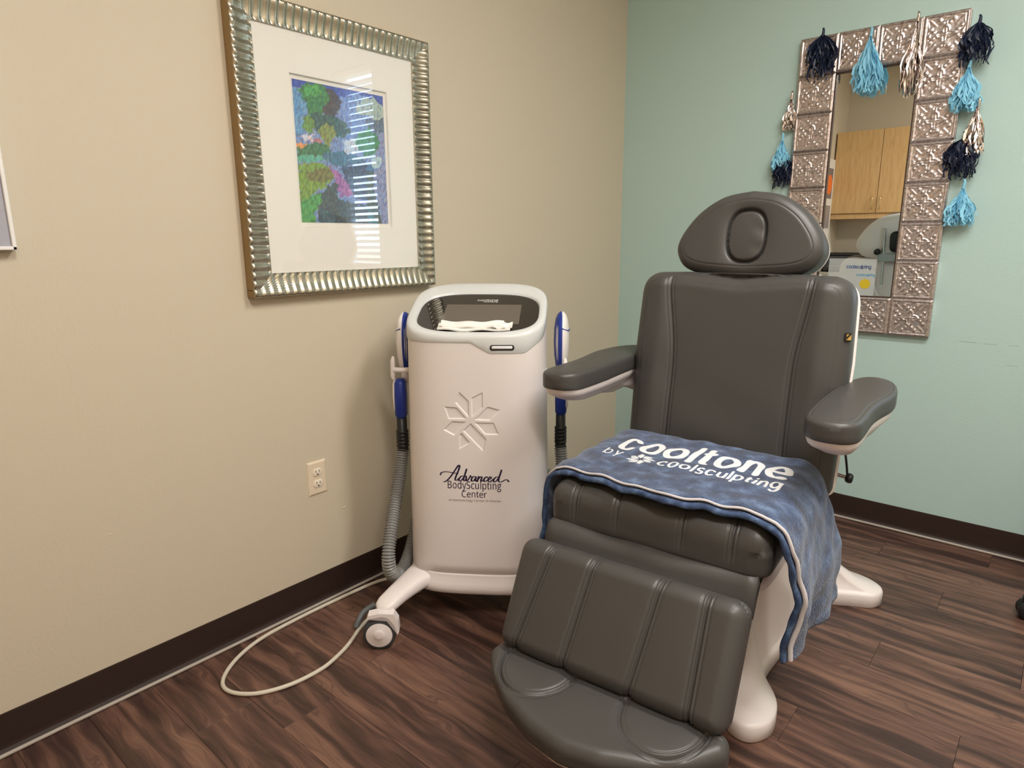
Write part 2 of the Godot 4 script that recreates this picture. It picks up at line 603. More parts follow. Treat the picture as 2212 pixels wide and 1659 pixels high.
func plank_material(k: int) -> StandardMaterial3D:
	var W := 1024
	var H := 160
	var n1 := FastNoiseLite.new()
	n1.seed = 11 + k * 7
	n1.frequency = 1.0
	n1.fractal_octaves = 3
	var n2 := FastNoiseLite.new()
	n2.seed = 301 + k
	n2.frequency = 1.0
	n2.fractal_octaves = 2
	var dark := Color(0.235, 0.160, 0.140)
	var mid := Color(0.385, 0.273, 0.232)
	var pale := Color(0.495, 0.368, 0.306)
	var shade: float = [0.02, -0.14, 0.14, -0.05, 0.08][k]
	var buf := PackedByteArray()
	buf.resize(W * H * 3)
	for y in H:
		for x in W:
			var u := x / 1024.0 * 0.914
			var v := y / 160.0 * 0.152
			var warp := n2.get_noise_2d(u * 3.2, v * 14.0) * 0.012
			var a := n1.get_noise_2d(u * 2.0, (v + warp) * 28.0)
			var b := n1.get_noise_2d(u * 9.0 + 40.0, (v + warp) * 300.0)
			var c := n2.get_noise_2d(u * 1.1 + 9.0, (v + warp * 1.5) * 22.0)
			var s := 0.46 + a * 0.62 + b * 0.20 + c * 0.60 + shade
			var col := dark.lerp(mid, clampf(s * 2.0, 0, 1)) if s < 0.5 else mid.lerp(pale, clampf(s * 2.0 - 1.0, 0, 1))
			var vein := n1.get_noise_2d(u * 1.6 + 80.0, (v + warp * 2.0) * 30.0 + 5.0)
			col = col.lerp(dark, 0.45 * exp(-pow(vein / 0.05, 2.0)))
			var i := (y * W + x) * 3
			buf[i] = int(clampf(col.r, 0, 1) * 255); buf[i + 1] = int(clampf(col.g, 0, 1) * 255); buf[i + 2] = int(clampf(col.b, 0, 1) * 255)
	var m := mat(Color.WHITE, 0.40)
	m.albedo_texture = ImageTexture.create_from_image(Image.create_from_data(W, H, false, Image.FORMAT_RGB8, buf))
	return m

const WX0 := 2.015
const WX1 := 2.475
const WY0 := 1.0
const WY1 := 2.36

func window():
	var fr := MB.new()
	var al := mat(rgb(225, 225, 220), 0.45)
	var w := WX1 - WX0
	var h := WY1 - WY0
	var cy := (WY0 + WY1) / 2
	for s in [[WX0 + 0.015, cy, 0.03, h], [WX1 - 0.015, cy, 0.03, h], [(WX0 + WX1) / 2, WY0 + 0.015, w, 0.03], [(WX0 + WX1) / 2, WY1 - 0.015, w, 0.03], [(WX0 + WX1) / 2, cy, w, 0.035]]:
		fr.box(Vector3(s[0], s[1], -0.10), Vector3(s[2], s[3], 0.05), 0.003)
	var win := struct("window_1", fr, al)
	var glass := mat(Color(0.92, 0.96, 0.95, 0.08), 0.02)
	glass.transparency = BaseMaterial3D.TRANSPARENCY_ALPHA
	for k in 2:
		var p := MB.new()
		p.box(Vector3((WX0 + WX1) / 2, cy + (k - 0.5) * h / 2, -0.10), Vector3(w - 0.05, h / 2 - 0.05, 0.005), 0.0)
		obj("pane", p, glass, win)
	var sill := MB.new()
	sill.box(Vector3((WX0 + WX1) / 2, WY0 - 0.008, -0.055), Vector3(w, 0.016, 0.12), 0.003)
	struct("trim_1", sill, al)
	# the blind with its slats
	var b := thing("window_blind", "white horizontal slat blind in the window right of the mirror", "blind", Vector3((WX0 + WX1) / 2, WY0, -0.04))
	var vinyl := mat(rgb(228, 228, 222), 0.5)
	var mb := MB.new()
	mb.box(Vector3(0, h - 0.02, 0), Vector3(w - 0.008, 0.036, 0.045), 0.004)
	obj("head_rail", mb, vinyl, b)
	mb = MB.new()
	mb.box(Vector3(0, 0.024, 0), Vector3(w - 0.012, 0.016, 0.04), 0.004)
	obj("bottom_rail", mb, vinyl, b)
	var slat := MB.new()
	var rows := []
	for e in [[-0.024, -0.0005], [-0.012, 0.0022], [0.0, 0.003], [0.012, 0.0022], [0.024, -0.0005]]:
		rows.append(PackedVector3Array([Vector3(-w / 2 + 0.008, e[1], e[0]), Vector3(w / 2 - 0.008, e[1], e[0])]))
	var low := []
	for r in rows: low.append(PackedVector3Array([r[0] - Vector3(0, 0.0012, 0), r[1] - Vector3(0, 0.0012, 0)]))
	slat.grid(rows)
	low.reverse()
	slat.grid(low)
	var sl := slat.mesh()
	var y := 0.06
	while y < h - 0.06:
		var o := obj("slat", sl, vinyl, b)
		o.position = Vector3(0, y, 0)
		o.rotation.x = deg_to_rad(-28)
		y += 0.043
	for x in [-0.16, 0.16]:
		mb = MB.new()
		mb.tube([Vector3(x, 0.03, 0.026), Vector3(x, h - 0.03, 0.026)], 0.0012, 6)
		obj("ladder_cord", mb, vinyl, b)

func ceiling_lights():
	var frame := mat(rgb(240, 240, 236), 0.4)
	var lens := mat(rgb(250, 248, 240), 0.5)
	lens.emission_enabled = true
	lens.emission = LAMP_COLOR
	lens.emission_energy_multiplier = 3.0
	for k in TROFFERS.size():
		var f: Vector3 = TROFFERS[k]
		var t := thing("ceiling_light", ["recessed ceiling light panel nearest the sage green wall", "recessed ceiling light panel further from the sage green wall"][k], "ceiling light", f, 0.0, "recessed ceiling lights")
		var mb := MB.new()
		for s in [[0.0, 0.295, 1.22, 0.02], [0.0, -0.295, 1.22, 0.02], [0.6, 0.0, 0.02, 0.57], [-0.6, 0.0, 0.02, 0.57]]:
			mb.box(Vector3(s[0], 0.05, s[1]), Vector3(s[2], 0.03, s[3]), 0.003)
		obj("frame", mb, frame, t)
		mb = MB.new()
		mb.box(Vector3(0, 0.056, 0), Vector3(1.18, 0.008, 0.28), 0.001)
		obj("lens", mb, lens, t)
		for side in [-1.0, 1.0]:
			mb = MB.new()
			mb.box(Vector3(0, 0.056, side * 0.2125), Vector3(1.18, 0.008, 0.145), 0.001)
			obj("reflector_panel", mb, frame, t)
		var l := AreaLight3D.new()
		l.name = "light"
		l.area_size = Vector2(1.16, 0.27)
		l.light_color = LAMP_COLOR
		l.light_energy = LAMP_ENERGY
		l.shadow_enabled = true
		l.area_range = 12.0
		t.add_child(l)
		l.position = Vector3(0, 0.045, 0)
		l.rotation.x = -PI / 2

# ---------------------------------------------------------------- framed picture on the beige wall
const PAINT := [
	[30, 62, 172, -0.011, -0.008, 1.013, -0.020, 1.007, 0.082, 0.911, 0.077, 0.831, 0.029, 0.677, 0.024, 0.506, 0.069, 0.318, 0.036, -0.006, 0.051],
	[92, 150, 200, -0.007, 0.059, 0.066, 0.050, 0.134, 0.188, 0.089, 0.261, 0.089, 0.367, -0.003, 0.374, -0.010, 0.179],
	[108, 140, 205, 0.482, 0.064, 0.677, 0.024, 0.831, 0.029, 0.994, 0.084, 0.985, 0.492, 0.470, 0.447, 0.500, 0.126],
	[168, 188, 182, 0.658, 0.108, 0.746, 0.048, 0.879, 0.023, 1.007, 0.074, 1.001, 0.168, 0.903, 0.196, 0.785, 0.159, 0.689, 0.161],
	[85, 105, 132, 0.783, 0.192, 1.007, 0.167, 1.000, 0.270, 0.896, 0.289, 0.778, 0.250],
	[132, 142, 192, 0.860, 0.292, 1.006, 0.278, 1.006, 1.008, 0.918, 1.009, 0.844, 0.668],
	[192, 206, 226, 0.501, 0.381, 0.624, 0.355, 0.692, 0.422, 0.638, 0.475, 0.518, 0.459],
	[35, 122, 58, 0.052, 0.067, 0.117, 0.014, 0.239, -0.005, 0.356, 0.016, 0.397, 0.082, 0.365, 0.164, 0.275, 0.212, 0.217, 0.311, 0.147, 0.286, 0.146, 0.187, 0.094, 0.116],
	[60, 160, 70, 0.116, 0.029, 0.237, 0.007, 0.306, 0.038, 0.227, 0.101, 0.121, 0.090],
	[60, 40, 55, 0.343, 0.018, 0.438, 0.030, 0.504, 0.085, 0.486, 0.151, 0.421, 0.206, 0.467, 0.225, 0.415, 0.261, 0.333, 0.238, 0.304, 0.170, 0.397, 0.082],
	[30, 80, 76, 0.168, 0.207, 0.420, 0.214, 0.561, 0.247, 0.592, 0.309, 0.478, 0.367, 0.384, 0.327, 0.225, 0.341, 0.171, 0.284],
	[95, 142, 50, 0.089, 0.261, 0.141, 0.229, 0.197, 0.266, 0.204, 0.319, 0.139, 0.355, 0.076, 0.323],
	[128, 142, 60, 0.253, 0.307, 0.330, 0.265, 0.413, 0.285, 0.426, 0.331, 0.366, 0.392, 0.335, 0.457, 0.280, 0.398, 0.237, 0.347],
	[218, 204, 218, 0.051, 0.378, 0.187, 0.359, 0.170, 0.407, 0.083, 0.421],
	[190, 110, 130, 0.171, 0.391, 0.258, 0.377, 0.254, 0.416, 0.156, 0.423],
	[236, 150, 70, 0.001, 0.445, 0.118, 0.430, 0.102, 0.465, 0.003, 0.475],
	[40, 110, 62, 0.003, 0.479, 0.155, 0.427, 0.315, 0.411, 0.358, 0.471, 0.269, 0.500, -0.003, 0.525],
	[80, 170, 142, -0.003, 0.525, 0.269, 0.500, 0.277, 0.538, -0.003, 0.577],
	[50, 110, 142, 0.271, 0.484, 0.518, 0.459, 0.758, 0.508, 0.556, 0.569, 0.385, 0.563, 0.277, 0.538],
	[116, 152, 30, 0.002, 0.585, 0.201, 0.558, 0.357, 0.596, 0.375, 0.658, 0.269, 0.733, 0.179, 0.759, 0.042, 0.862, -0.014, 0.863],
	[110, 106, 30, 0.082, 0.633, 0.309, 0.583, 0.375, 0.658, 0.247, 0.703, 0.088, 0.686],
	[40, 70, 110, 0.458, 0.567, 0.758, 0.508, 0.768, 0.837, 0.598, 0.785, 0.498, 0.668],
	[166, 96, 170, 0.310, 0.575, 0.406, 0.601, 0.498, 0.668, 0.599, 0.777, 0.435, 0.806, 0.405, 0.728, 0.377, 0.642],
	[45, 65, 76, 0.281, 0.732, 0.409, 0.696, 0.409, 0.814, 0.606, 0.841, 0.753, 0.870, 0.760, 1.010, 0.187, 1.013, 0.156, 0.852],
	[60, 152, 60, -0.012, 0.848, 0.214, 0.773, 0.234, 0.819, 0.134, 0.929, 0.162, 1.013, -0.008, 1.014],
	[25, 75, 92, 0.202, 0.882, 0.310, 0.926, 0.389, 1.012, 0.175, 1.013],
	[35, 132, 72, 0.637, 0.353, 0.702, 0.299, 0.814, 0.255, 0.907, 0.313, 0.932, 0.386, 0.847, 0.460, 0.759, 0.491, 0.634, 0.386],
	[176, 206, 216, 0.819, 0.503, 0.885, 0.449, 0.955, 0.494, 0.925, 0.563, 0.839, 0.560],
	[50, 70, 60, 0.764, 0.581, 0.850, 0.585, 0.828, 0.710, 0.924, 1.009, 0.766, 1.010, 0.734, 0.797],
	[45, 110, 162, 0.756, 0.532, 0.828, 0.544, 0.862, 0.584, 0.775, 0.597],
	[30, 100, 112, 0.753, 0.870, 0.812, 0.918, 0.880, 1.009, 0.741, 1.010],
]

func painting() -> ImageTexture:
	var W := 300
	var H := 368
	var polys := []
	for e in PAINT:
		var p := PackedVector2Array()
		for i in range(3, e.size(), 2): p.append(Vector2(e[i] * W, e[i + 1] * H))
		polys.append([rgb(e[0], e[1], e[2]), p])
	var n := FastNoiseLite.new()
	n.seed = 4
	n.frequency = 0.05
	var fine := FastNoiseLite.new()
	fine.seed = 8
	fine.frequency = 0.14
	var im := Image.create(W, H, false, Image.FORMAT_RGB8)
	for y in H:
		for x in W:
			var q := Vector2(x + n.get_noise_2d(x, y) * 9.0 + fine.get_noise_2d(x * 1.6 + 70, y * 1.1) * 3.0, y + n.get_noise_2d(x + 500, y) * 9.0 + fine.get_noise_2d(x, y * 1.7 + 300) * 3.0)
			var c := rgb(118, 142, 196)
			for k in range(polys.size() - 1, -1, -1):
				if Geometry2D.is_point_in_polygon(q, polys[k][1]):
					c = polys[k][0]
					break
			var s := fine.get_noise_2d(x * 0.7 + y * 0.35, y * 0.3 - x * 0.2)
			var s2 := n.get_noise_2d(x * 2.0 + 900, y * 0.8)
			c = c.lightened(0.26 * s) if s > 0 else c.darkened(-0.42 * s)
			c.r = clampf(c.r + s2 * 0.10, 0, 1); c.g = clampf(c.g + s * 0.05, 0, 1); c.b = clampf(c.b - s2 * 0.10, 0, 1)
			im.set_pixel(x, y, c)
	return ImageTexture.create_from_image(im)

func picture():
	var L := 0.7013
	var H := 0.8083
	var t := thing("framed_picture", "fluted silver frame with white mat around a bright landscape painting", "picture", Vector3(0, 1.04, 1.6882))
	var silver := mat(rgb(192, 188, 178), 0.25, 0.92)
	silver.albedo_texture = ramp_tex(0.012, [rgb(225, 222, 210), rgb(255, 252, 244), rgb(214, 206, 188)], 256, 6)
	silver.uv1_triplanar = true
	silver.uv1_scale = Vector3.ONE * 6.0
	var ws := [0.0, 0.002, 0.005, 0.009, 0.014, 0.02, 0.027, 0.034, 0.041, 0.048, 0.055, 0.060, 0.064, 0.067]
	var hs := [0.0365, 0.0395, 0.0415, 0.0420, 0.0408, 0.0385, 0.0358, 0.0335, 0.0315, 0.0300, 0.0290, 0.0284, 0.0280, 0.0275]
	for k in 4:
		var len := L if k % 2 == 0 else H
		var count: int = 28 if k % 2 == 0 else 33
		var pitch := len / count
		var rows := []
		for j in ws.size():
			var w: float = ws[j]
			var row := PackedVector3Array()
			var n := count * 8
			for i in n + 1:
				var s := lerpf(w, len - w, float(i) / n)
				var reed := absf(sin(PI * s / pitch))
				var fade := smoothstep(0.0, 0.007, w) * (1.0 - smoothstep(0.060, 0.066, w))
				var h: float = hs[j] + (reed - 0.7) * 0.0050 * fade
				# s along the rail, w inward
				var a := s - len / 2.0
				match k:
					0: row.append(Vector3(h, w, -a))
					1: row.append(Vector3(h, len / 2.0 + a, -(L / 2.0 - w)))
					2: row.append(Vector3(h, H - w, a))
					3: row.append(Vector3(h, len / 2.0 - a, (L / 2.0 - w)))
			rows.append(row)
		var mb := MB.new()
		mb.grid(rows)
		# inner lip down to the glass and outer lip
		var lip := PackedVector3Array()
		for p in rows[ws.size() - 1]: lip.append(Vector3(0.021, p.y, p.z))
		mb.g = 2
		mb.grid([rows[ws.size() - 1], lip])
		obj("frame_rail", mb, silver, t)
	var gold := mat(rgb(150, 122, 78), 0.5, 0.25)
	for k in 4:
		var mb := MB.new()
		match k:
			0: mb.box(Vector3(0.0183, 0.010, 0), Vector3(0.0366, 0.0196, L - 0.0005), 0.0015)
			1: mb.box(Vector3(0.0183, H - 0.010, 0), Vector3(0.0366, 0.0196, L - 0.0005), 0.0015)
			2: mb.box(Vector3(0.0183, H / 2, L / 2 - 0.010), Vector3(0.0366, H - 0.042, 0.0196), 0.0015)
			3: mb.box(Vector3(0.0183, H / 2, -L / 2 + 0.010), Vector3(0.0366, H - 0.042, 0.0196), 0.0015)
		obj("side_strip", mb, gold, t)
	var paper := mat(rgb(236, 230, 220), 0.85)
	var mb := MB.new()
	mb.box(Vector3(0.008, H / 2, 0), Vector3(0.012, H - 0.06, L - 0.06), 0.0)
	obj("backing", mb, paper, t)
	# mat with a bevelled opening
	var oy0 := 0.200
	var oy1 := 0.628
	var oz := 0.176
	mb = MB.new()
	mb.g = -1
	var o := [Vector3(0.0215, 0.055, 0.305), Vector3(0.0215, 0.055, -0.305), Vector3(0.0215, H - 0.055, -0.305), Vector3(0.0215, H - 0.055, 0.305)]
	var i := [Vector3(0.0215, oy0, oz), Vector3(0.0215, oy0, -oz), Vector3(0.0215, oy1, -oz), Vector3(0.0215, oy1, oz)]
	var d := [Vector3(0.0142, oy0 + .002, oz - .002), Vector3(0.0142, oy0 + .002, -oz + .002), Vector3(0.0142, oy1 - .002, -oz + .002), Vector3(0.0142, oy1 - .002, oz - .002)]
	for k in 4:
		var q := (k + 1) % 4
		mb.quad(o[k], o[q], i[q], i[k]); mb.quad(i[k], i[q], d[q], d[k])
	obj("mat_board", mb, mat(rgb(238, 234, 226), 0.85), t)
	var art := mat(Color.WHITE, 0.7)
	art.albedo_texture = painting()
	mb = MB.new()
	mb.quad(Vector3(0.0144, 0.213, 0.1645), Vector3(0.0144, 0.213, -0.1645), Vector3(0.0144, 0.615, -0.1645), Vector3(0.0144, 0.615, 0.1645), Vector2(0, 1), Vector2(1, 1), Vector2(1, 0), Vector2(0, 0))
	var a := obj("painting", mb, art, t)
	a.set_meta("label", "loose landscape painting of green trees and clouds")
	var glass := mat(Color(1, 1, 1, 0.03), 0.01)
	glass.transparency = BaseMaterial3D.TRANSPARENCY_ALPHA
	mb = MB.new()
	mb.box(Vector3(0.0245, H / 2, 0), Vector3(0.002, H - 0.12, L - 0.12), 0.0)
	obj("glass", mb, glass, t)

# ---------------------------------------------------------------- mirror framed in pressed tin tiles
func tin_height(x: float, y: float) -> float:
	# x, y from -1 to 1 across one tile; height from 0 to 1
	var h := 0.0
	var ax := absf(x)
	var ay := absf(y)
	var m := maxf(ax, ay)
	h += 1.0 * exp(-pow((m - 0.90) / 0.040, 2.0))
	h += 0.35 * exp(-pow((m - 0.78 + 0.03 * cos(9.0 * atan2(y, x))) / 0.03, 2.0))
	var dg := absf(ax - ay)
	if m > 0.42 and m < 0.76: h += 0.38 * exp(-pow(dg / 0.05, 2.0))
	for b in [Vector2(0.66, 0.30), Vector2(0.30, 0.66), Vector2(0.52, 0.14), Vector2(0.14, 0.52), Vector2(0.70, 0.04)]:
		h += 0.8 * exp(-pow(Vector2(ax, ay).distance_to(b) / 0.075, 2.0))
	var r := Vector2(x, y).length()
	var a := atan2(y, x)
	h += 0.8 * exp(-pow((r - 0.30 - 0.10 * cos(4.0 * a)) / 0.05, 2.0))
	h += 0.7 * exp(-pow(r / 0.10, 2.0))
	h += 0.45 * exp(-pow(minf(ax, ay) / 0.035, 2.0)) * (1.0 if r < 0.6 and r > 0.12 else 0.0)
	return h

func mirror():
	var W := 0.574
	var H := 1.1646
	var t := thing("wall_mirror", "tall mirror framed in square embossed pewter tin tiles on green wall", "mirror", Vector3(1.1178, 0.8177, 0))
	var tin := mat(Color.WHITE, 0.30, 0.85)
	tin.albedo_texture = ramp_tex(0.03, [rgb(146, 120, 114), rgb(190, 174, 170), rgb(222, 214, 213), rgb(172, 152, 146)], 512, 21, 4)
	tin.uv1_triplanar = true
	tin.uv1_world_triplanar = true
	tin.uv1_scale = Vector3.ONE * 4.5
	var tw := W / 4.0
	var th := H / 8.0
	var n := 64
	var mb := MB.new()
	var rows := []
	for j in n + 1:
		var row := PackedVector3Array()
		for i in n + 1:
			var x := 2.0 * i / n - 1.0
			var y := 2.0 * j / n - 1.0
			var edge := smoothstep(1.0, 0.96, maxf(absf(x), absf(y)))
			row.append(Vector3(x * (tw / 2 - 0.0006), y * (th / 2 - 0.0006), 0.024 + edge * 0.0012 + 0.0042 * tin_height(x, y) * edge))
		rows.append(row)
	mb.grid(rows)
	mb.g = 2
	var c := [Vector3(-tw / 2 + .0006, -th / 2 + .0006, 0), Vector3(tw / 2 - .0006, -th / 2 + .0006, 0), Vector3(tw / 2 - .0006, th / 2 - .0006, 0), Vector3(-tw / 2 + .0006, th / 2 - .0006, 0)]
	for k in 4:
		var q := (k + 1) % 4
		var u := Vector3(0, 0, 0.024)
		mb.quad(c[k] + Vector3(0, 0, 0.002), c[q] + Vector3(0, 0, 0.002), c[q] + u, c[k] + u)
	var tile := mb.mesh()
	for j in 8:
		for i in 4:
			if i > 0 and i < 3 and j > 0 and j < 7: continue
			var o := obj("tin_tile", tile, tin, t)
			o.position = Vector3(-W / 2 + (i + 0.5) * tw, (j + 0.5) * th, 0)
			if (i + j) % 2 == 1: o.rotation.z = PI
	mb = MB.new()
	mb.box(Vector3(0, H / 2, 0.005), Vector3(W - 0.004, H - 0.004, 0.008), 0.001)
	obj("backing", mb, mat(rgb(60, 44, 40), 0.7), t)
	var silver := mat(Color(0.97, 0.98, 0.97), 0.0, 1.0)
	mb = MB.new()
	mb.box(Vector3(0, H / 2, 0.0105), Vector3(W - 2 * tw - 0.001, H - 2 * th - 0.001, 0.003), 0.0)
	obj("mirror_glass", mb, silver, t)
	mb = MB.new()
	for s in [[0.0, th + 0.002, W - 2 * tw, 0.004], [0.0, H - th - 0.002, W - 2 * tw, 0.004], [-W / 2 + tw + 0.002, H / 2, 0.004, H - 2 * th], [W / 2 - tw - 0.002, H / 2, 0.004, H - 2 * th]]:
		mb.box(Vector3(s[0], s[1], 0.017), Vector3(s[2], s[3], 0.012), 0.0005)
	obj("inner_lip", mb, mat(rgb(70, 52, 46), 0.45, 0.4), t)

# ---------------------------------------------------------------- tassels hung round the mirror
func tassels():
	var navy := mat(rgb(24, 34, 60), 0.45)
	var blue := mat(rgb(146, 212, 238), 0.6)
	blue.backlight_enabled = true
	blue.backlight = Color(0.25, 0.4, 0.45)
	var foil := mat(rgb(226, 216, 212), 0.16, 1.0)
	# colour, world x, y of the top, half width, length, bushiness, label
	var list := [
		[navy, 0.920, 1.992, 0.054, 0.185, 1.0, "bushy navy paper tassel on the upper left corner of the mirror", 0.045],
		[blue, 1.094, 1.963, 0.050, 0.225, 0.3, "sky blue tissue tassel hanging from the middle of the mirror's top edge"],
		[foil, 1.245, 1.985, 0.040, 0.270, 0.1, "silver foil tassel hanging from the mirror's top edge beside the blue one"],
		[navy, 1.434, 1.935, 0.048, 0.160, 1.0, "bushy navy paper tassel on the upper right corner of the mirror", 0.05],
		[blue, 1.422, 1.802, 0.047, 0.170, 0.2, "sky blue tissue tassel high on the mirror's right edge below the navy corner"],
		[foil, 1.464, 1.668, 0.036, 0.185, 0.1, "silver foil tassel on the mirror's right edge between blue and navy tassels"],
		[navy, 1.434, 1.556, 0.052, 0.155, 0.8, "navy paper tassel low on the mirror's right edge above a blue one"],
		[blue, 1.454, 1.392, 0.047, 0.155, 0.3, "lowest sky blue tissue tassel on the mirror's right edge"],
		[foil, 0.812, 1.780, 0.024, 0.145, 0.1, "silver foil tassel peeking out at the mirror's left edge"],
		[blue, 0.788, 1.620, 0.036, 0.140, 0.2, "sky blue tissue tassel at the mirror's left edge above the headrest"],
		[navy, 0.800, 1.550, 0.038, 0.145, 0.6, "navy paper tassel at the mirror's left edge just behind the headrest"],
	]
	for e in list:
		var at := Vector3(e[1], e[2], 0.052 if e.size() < 8 else e[7] + 0.006)
		if e[1] < 0.82: at.z = 0.028
		var t := thing("tissue_tassel", e[6], "tassel", at, 0.0, "tassels of the mirror garland")
		var mb := MB.new()
		mb.tube(smooth_path([Vector3(0, 0.010, 0), Vector3(0.003, 0.0, 0.003), Vector3(0, -0.022, 0)], 4), func(_i, f): return 0.0035 + 0.003 * f, 8)
		obj("knot", mb, e[0], t)
		mb = MB.new()
		var foil_like: bool = e[0] == foil
		var count := 170 if not foil_like else 110
		var bush: float = e[5]
		for k in count:
			var a := rng.randf() * TAU
			var rad := sqrt(rng.randf())
			var w := rng.randf_range(0.0022, 0.0040)
			var len: float = e[4] * rng.randf_range(0.70, 1.0)
			if bush > 0.5: len = e[4] * (0.55 + 0.45 * pow(rng.randf(), 2.0))
			var twist := rng.randf() * TAU
			var spread: float = e[3] * rad
			var left := PackedVector3Array()
			var right := PackedVector3Array()
			var m := 9
			for i in m:
				var f := float(i) / (m - 1)
				var out := spread * (smoothstep(0.0, 0.5, f) if bush > 0.5 else smoothstep(0.0, 0.9, f))
				if bush > 0.5: out = spread * (sin(minf(f * 1.25, 1.0) * PI * 0.62) * 1.05)
				var y := -len * f - 0.012 * (1.0 - f)
				var p := Vector3(cos(a) * out, y, sin(a) * out * 0.55)
				p += Vector3(sin(f * 11.0 + twist * 3.0), 0.5 * sin(f * 14.0 + twist), cos(f * 9.0 + twist)) * (0.0085 if not foil_like else 0.005) * f
				var ta := twist + f * rng.randf_range(0.6, 1.4)
				var side := Vector3(cos(ta), 0.25 * sin(ta * 2.0), sin(ta)) * w
				left.append(p - side); right.append(p + side)
			if foil_like:
				mb.g = -1
			for i in m - 1: mb.quad(left[i], left[i + 1], right[i + 1], right[i])
		var o := obj("fringe", mb, e[0], t)
		o.set_meta("kind", "stuff")

# ---------------------------------------------------------------- white treatment machine
const MA := 0.614
const MO := Vector3(0.372, 0.0, 1.457)
const MN := 3.6
const MB2 := 0.168
const MZC := 0.045

func half_width(y: float) -> float: return lerpf(0.224, 0.212, clampf((y - 0.17) / 0.76, 0, 1))
func front_z(x: float, y: float) -> float:
	var a := half_width(y)
	return MZC + MB2 * pow(maxf(1.0 - pow(absf(x) / a, MN), 0.0), 1.0 / MN)
func rim_y(_x: float, z: float) -> float: return 0.93 + (0.213 - z) * 0.38
func mworld(x, y, z) -> Vector3: return MO + Basis(Vector3.UP, MA) * Vector3(x, y, z)

func limb(mb: MB, path: Array, hw: Array, hh: Array, n := 4.0, count := 20):
	var rings := []
	for i in path.size():
		var d: Vector3 = path[mini(i + 1, path.size() - 1)] - path[maxi(i - 1, 0)]
		var f := Vector3(d.x, 0, d.z).normalized()
		var s := Vector3.UP.cross(f).normalized()
		var ring := PackedVector3Array()
		for k in count:
			var t := TAU * k / count
			ring.append(path[i] + s * (hw[i] * signf(cos(t)) * pow(absf(cos(t)), 2.0 / n)) + Vector3.UP * (hh[i] * signf(sin(t)) * pow(absf(sin(t)), 2.0 / n)))
		rings.append(ring)
	mb.loft(rings)

func caster(parent, at: Vector3, axis: Vector3, m_white, m_tire):
	var c := Node3D.new()
	c.name = "caster"
	parent.add_child(c, true)
	c.position = at
	var mb := MB.new()
	mb.lathe([Vector2(0.036, -0.014), Vector2(0.045, -0.014), Vector2(0.0485, -0.011), Vector2(0.049, 0.0), Vector2(0.0485, 0.011), Vector2(0.045, 0.014), Vector2(0.036, 0.014)], Vector3.ZERO, axis, 40, false)
	obj("tire", mb, m_tire, c)
	for s in [-1.0, 1.0]:
		mb = MB.new()
		mb.lathe([Vector2(0.041, 0.0), Vector2(0.041, 0.0130), Vector2(0.038, 0.0146), Vector2(0.018, 0.0130), Vector2(0.0165, 0.0142), Vector2(0.014, 0.0156), Vector2(0.008, 0.0166), Vector2(0.0, 0.0168)], Vector3.ZERO, axis * s, 36)
		obj("hub", mb, m_white, c)
	mb = MB.new()
	var side := axis.cross(Vector3.UP).normalized()
	var bx := Basis(side, Vector3.UP, axis.normalized())
	var fork := PackedVector2Array([Vector2(0.012, 0.062), Vector2(0.030, 0.056), Vector2(0.047, 0.030), Vector2(0.055, 0.0), Vector2(0.060, 0.012), Vector2(0.058, 0.045), Vector2(0.045, 0.068), Vector2(0.0, 0.072), Vector2(-0.030, 0.066), Vector2(-0.035, 0.055)])
	mb.g = -1
	var r0 := PackedVector3Array()
	var r1 := PackedVector3Array()
	for p in fork:
		r0.append(bx * Vector3(-p.x, p.y, -0.016)); r1.append(bx * Vector3(-p.x, p.y, 0.016))
	mb.grid([r0, r1], null, true)
	mb.cap(r0, true); mb.cap(r1)
	obj("fork", mb, m_white, c)

const PETALS := [
	[632, 262, 520, 155, 473, 278, 632, 450], [660, 225, 793, 155, 793, 330, 660, 448], [845, 318, 990, 355, 875, 475, 690, 470],
	[690, 500, 915, 500, 975, 635, 815, 635], [648, 510, 830, 690, 790, 830, 555, 595], [540, 620, 637, 735, 510, 812, 510, 645],
	[430, 490, 600, 495, 455, 655, 325, 590], [345, 325, 490, 335, 605, 462, 390, 465]]

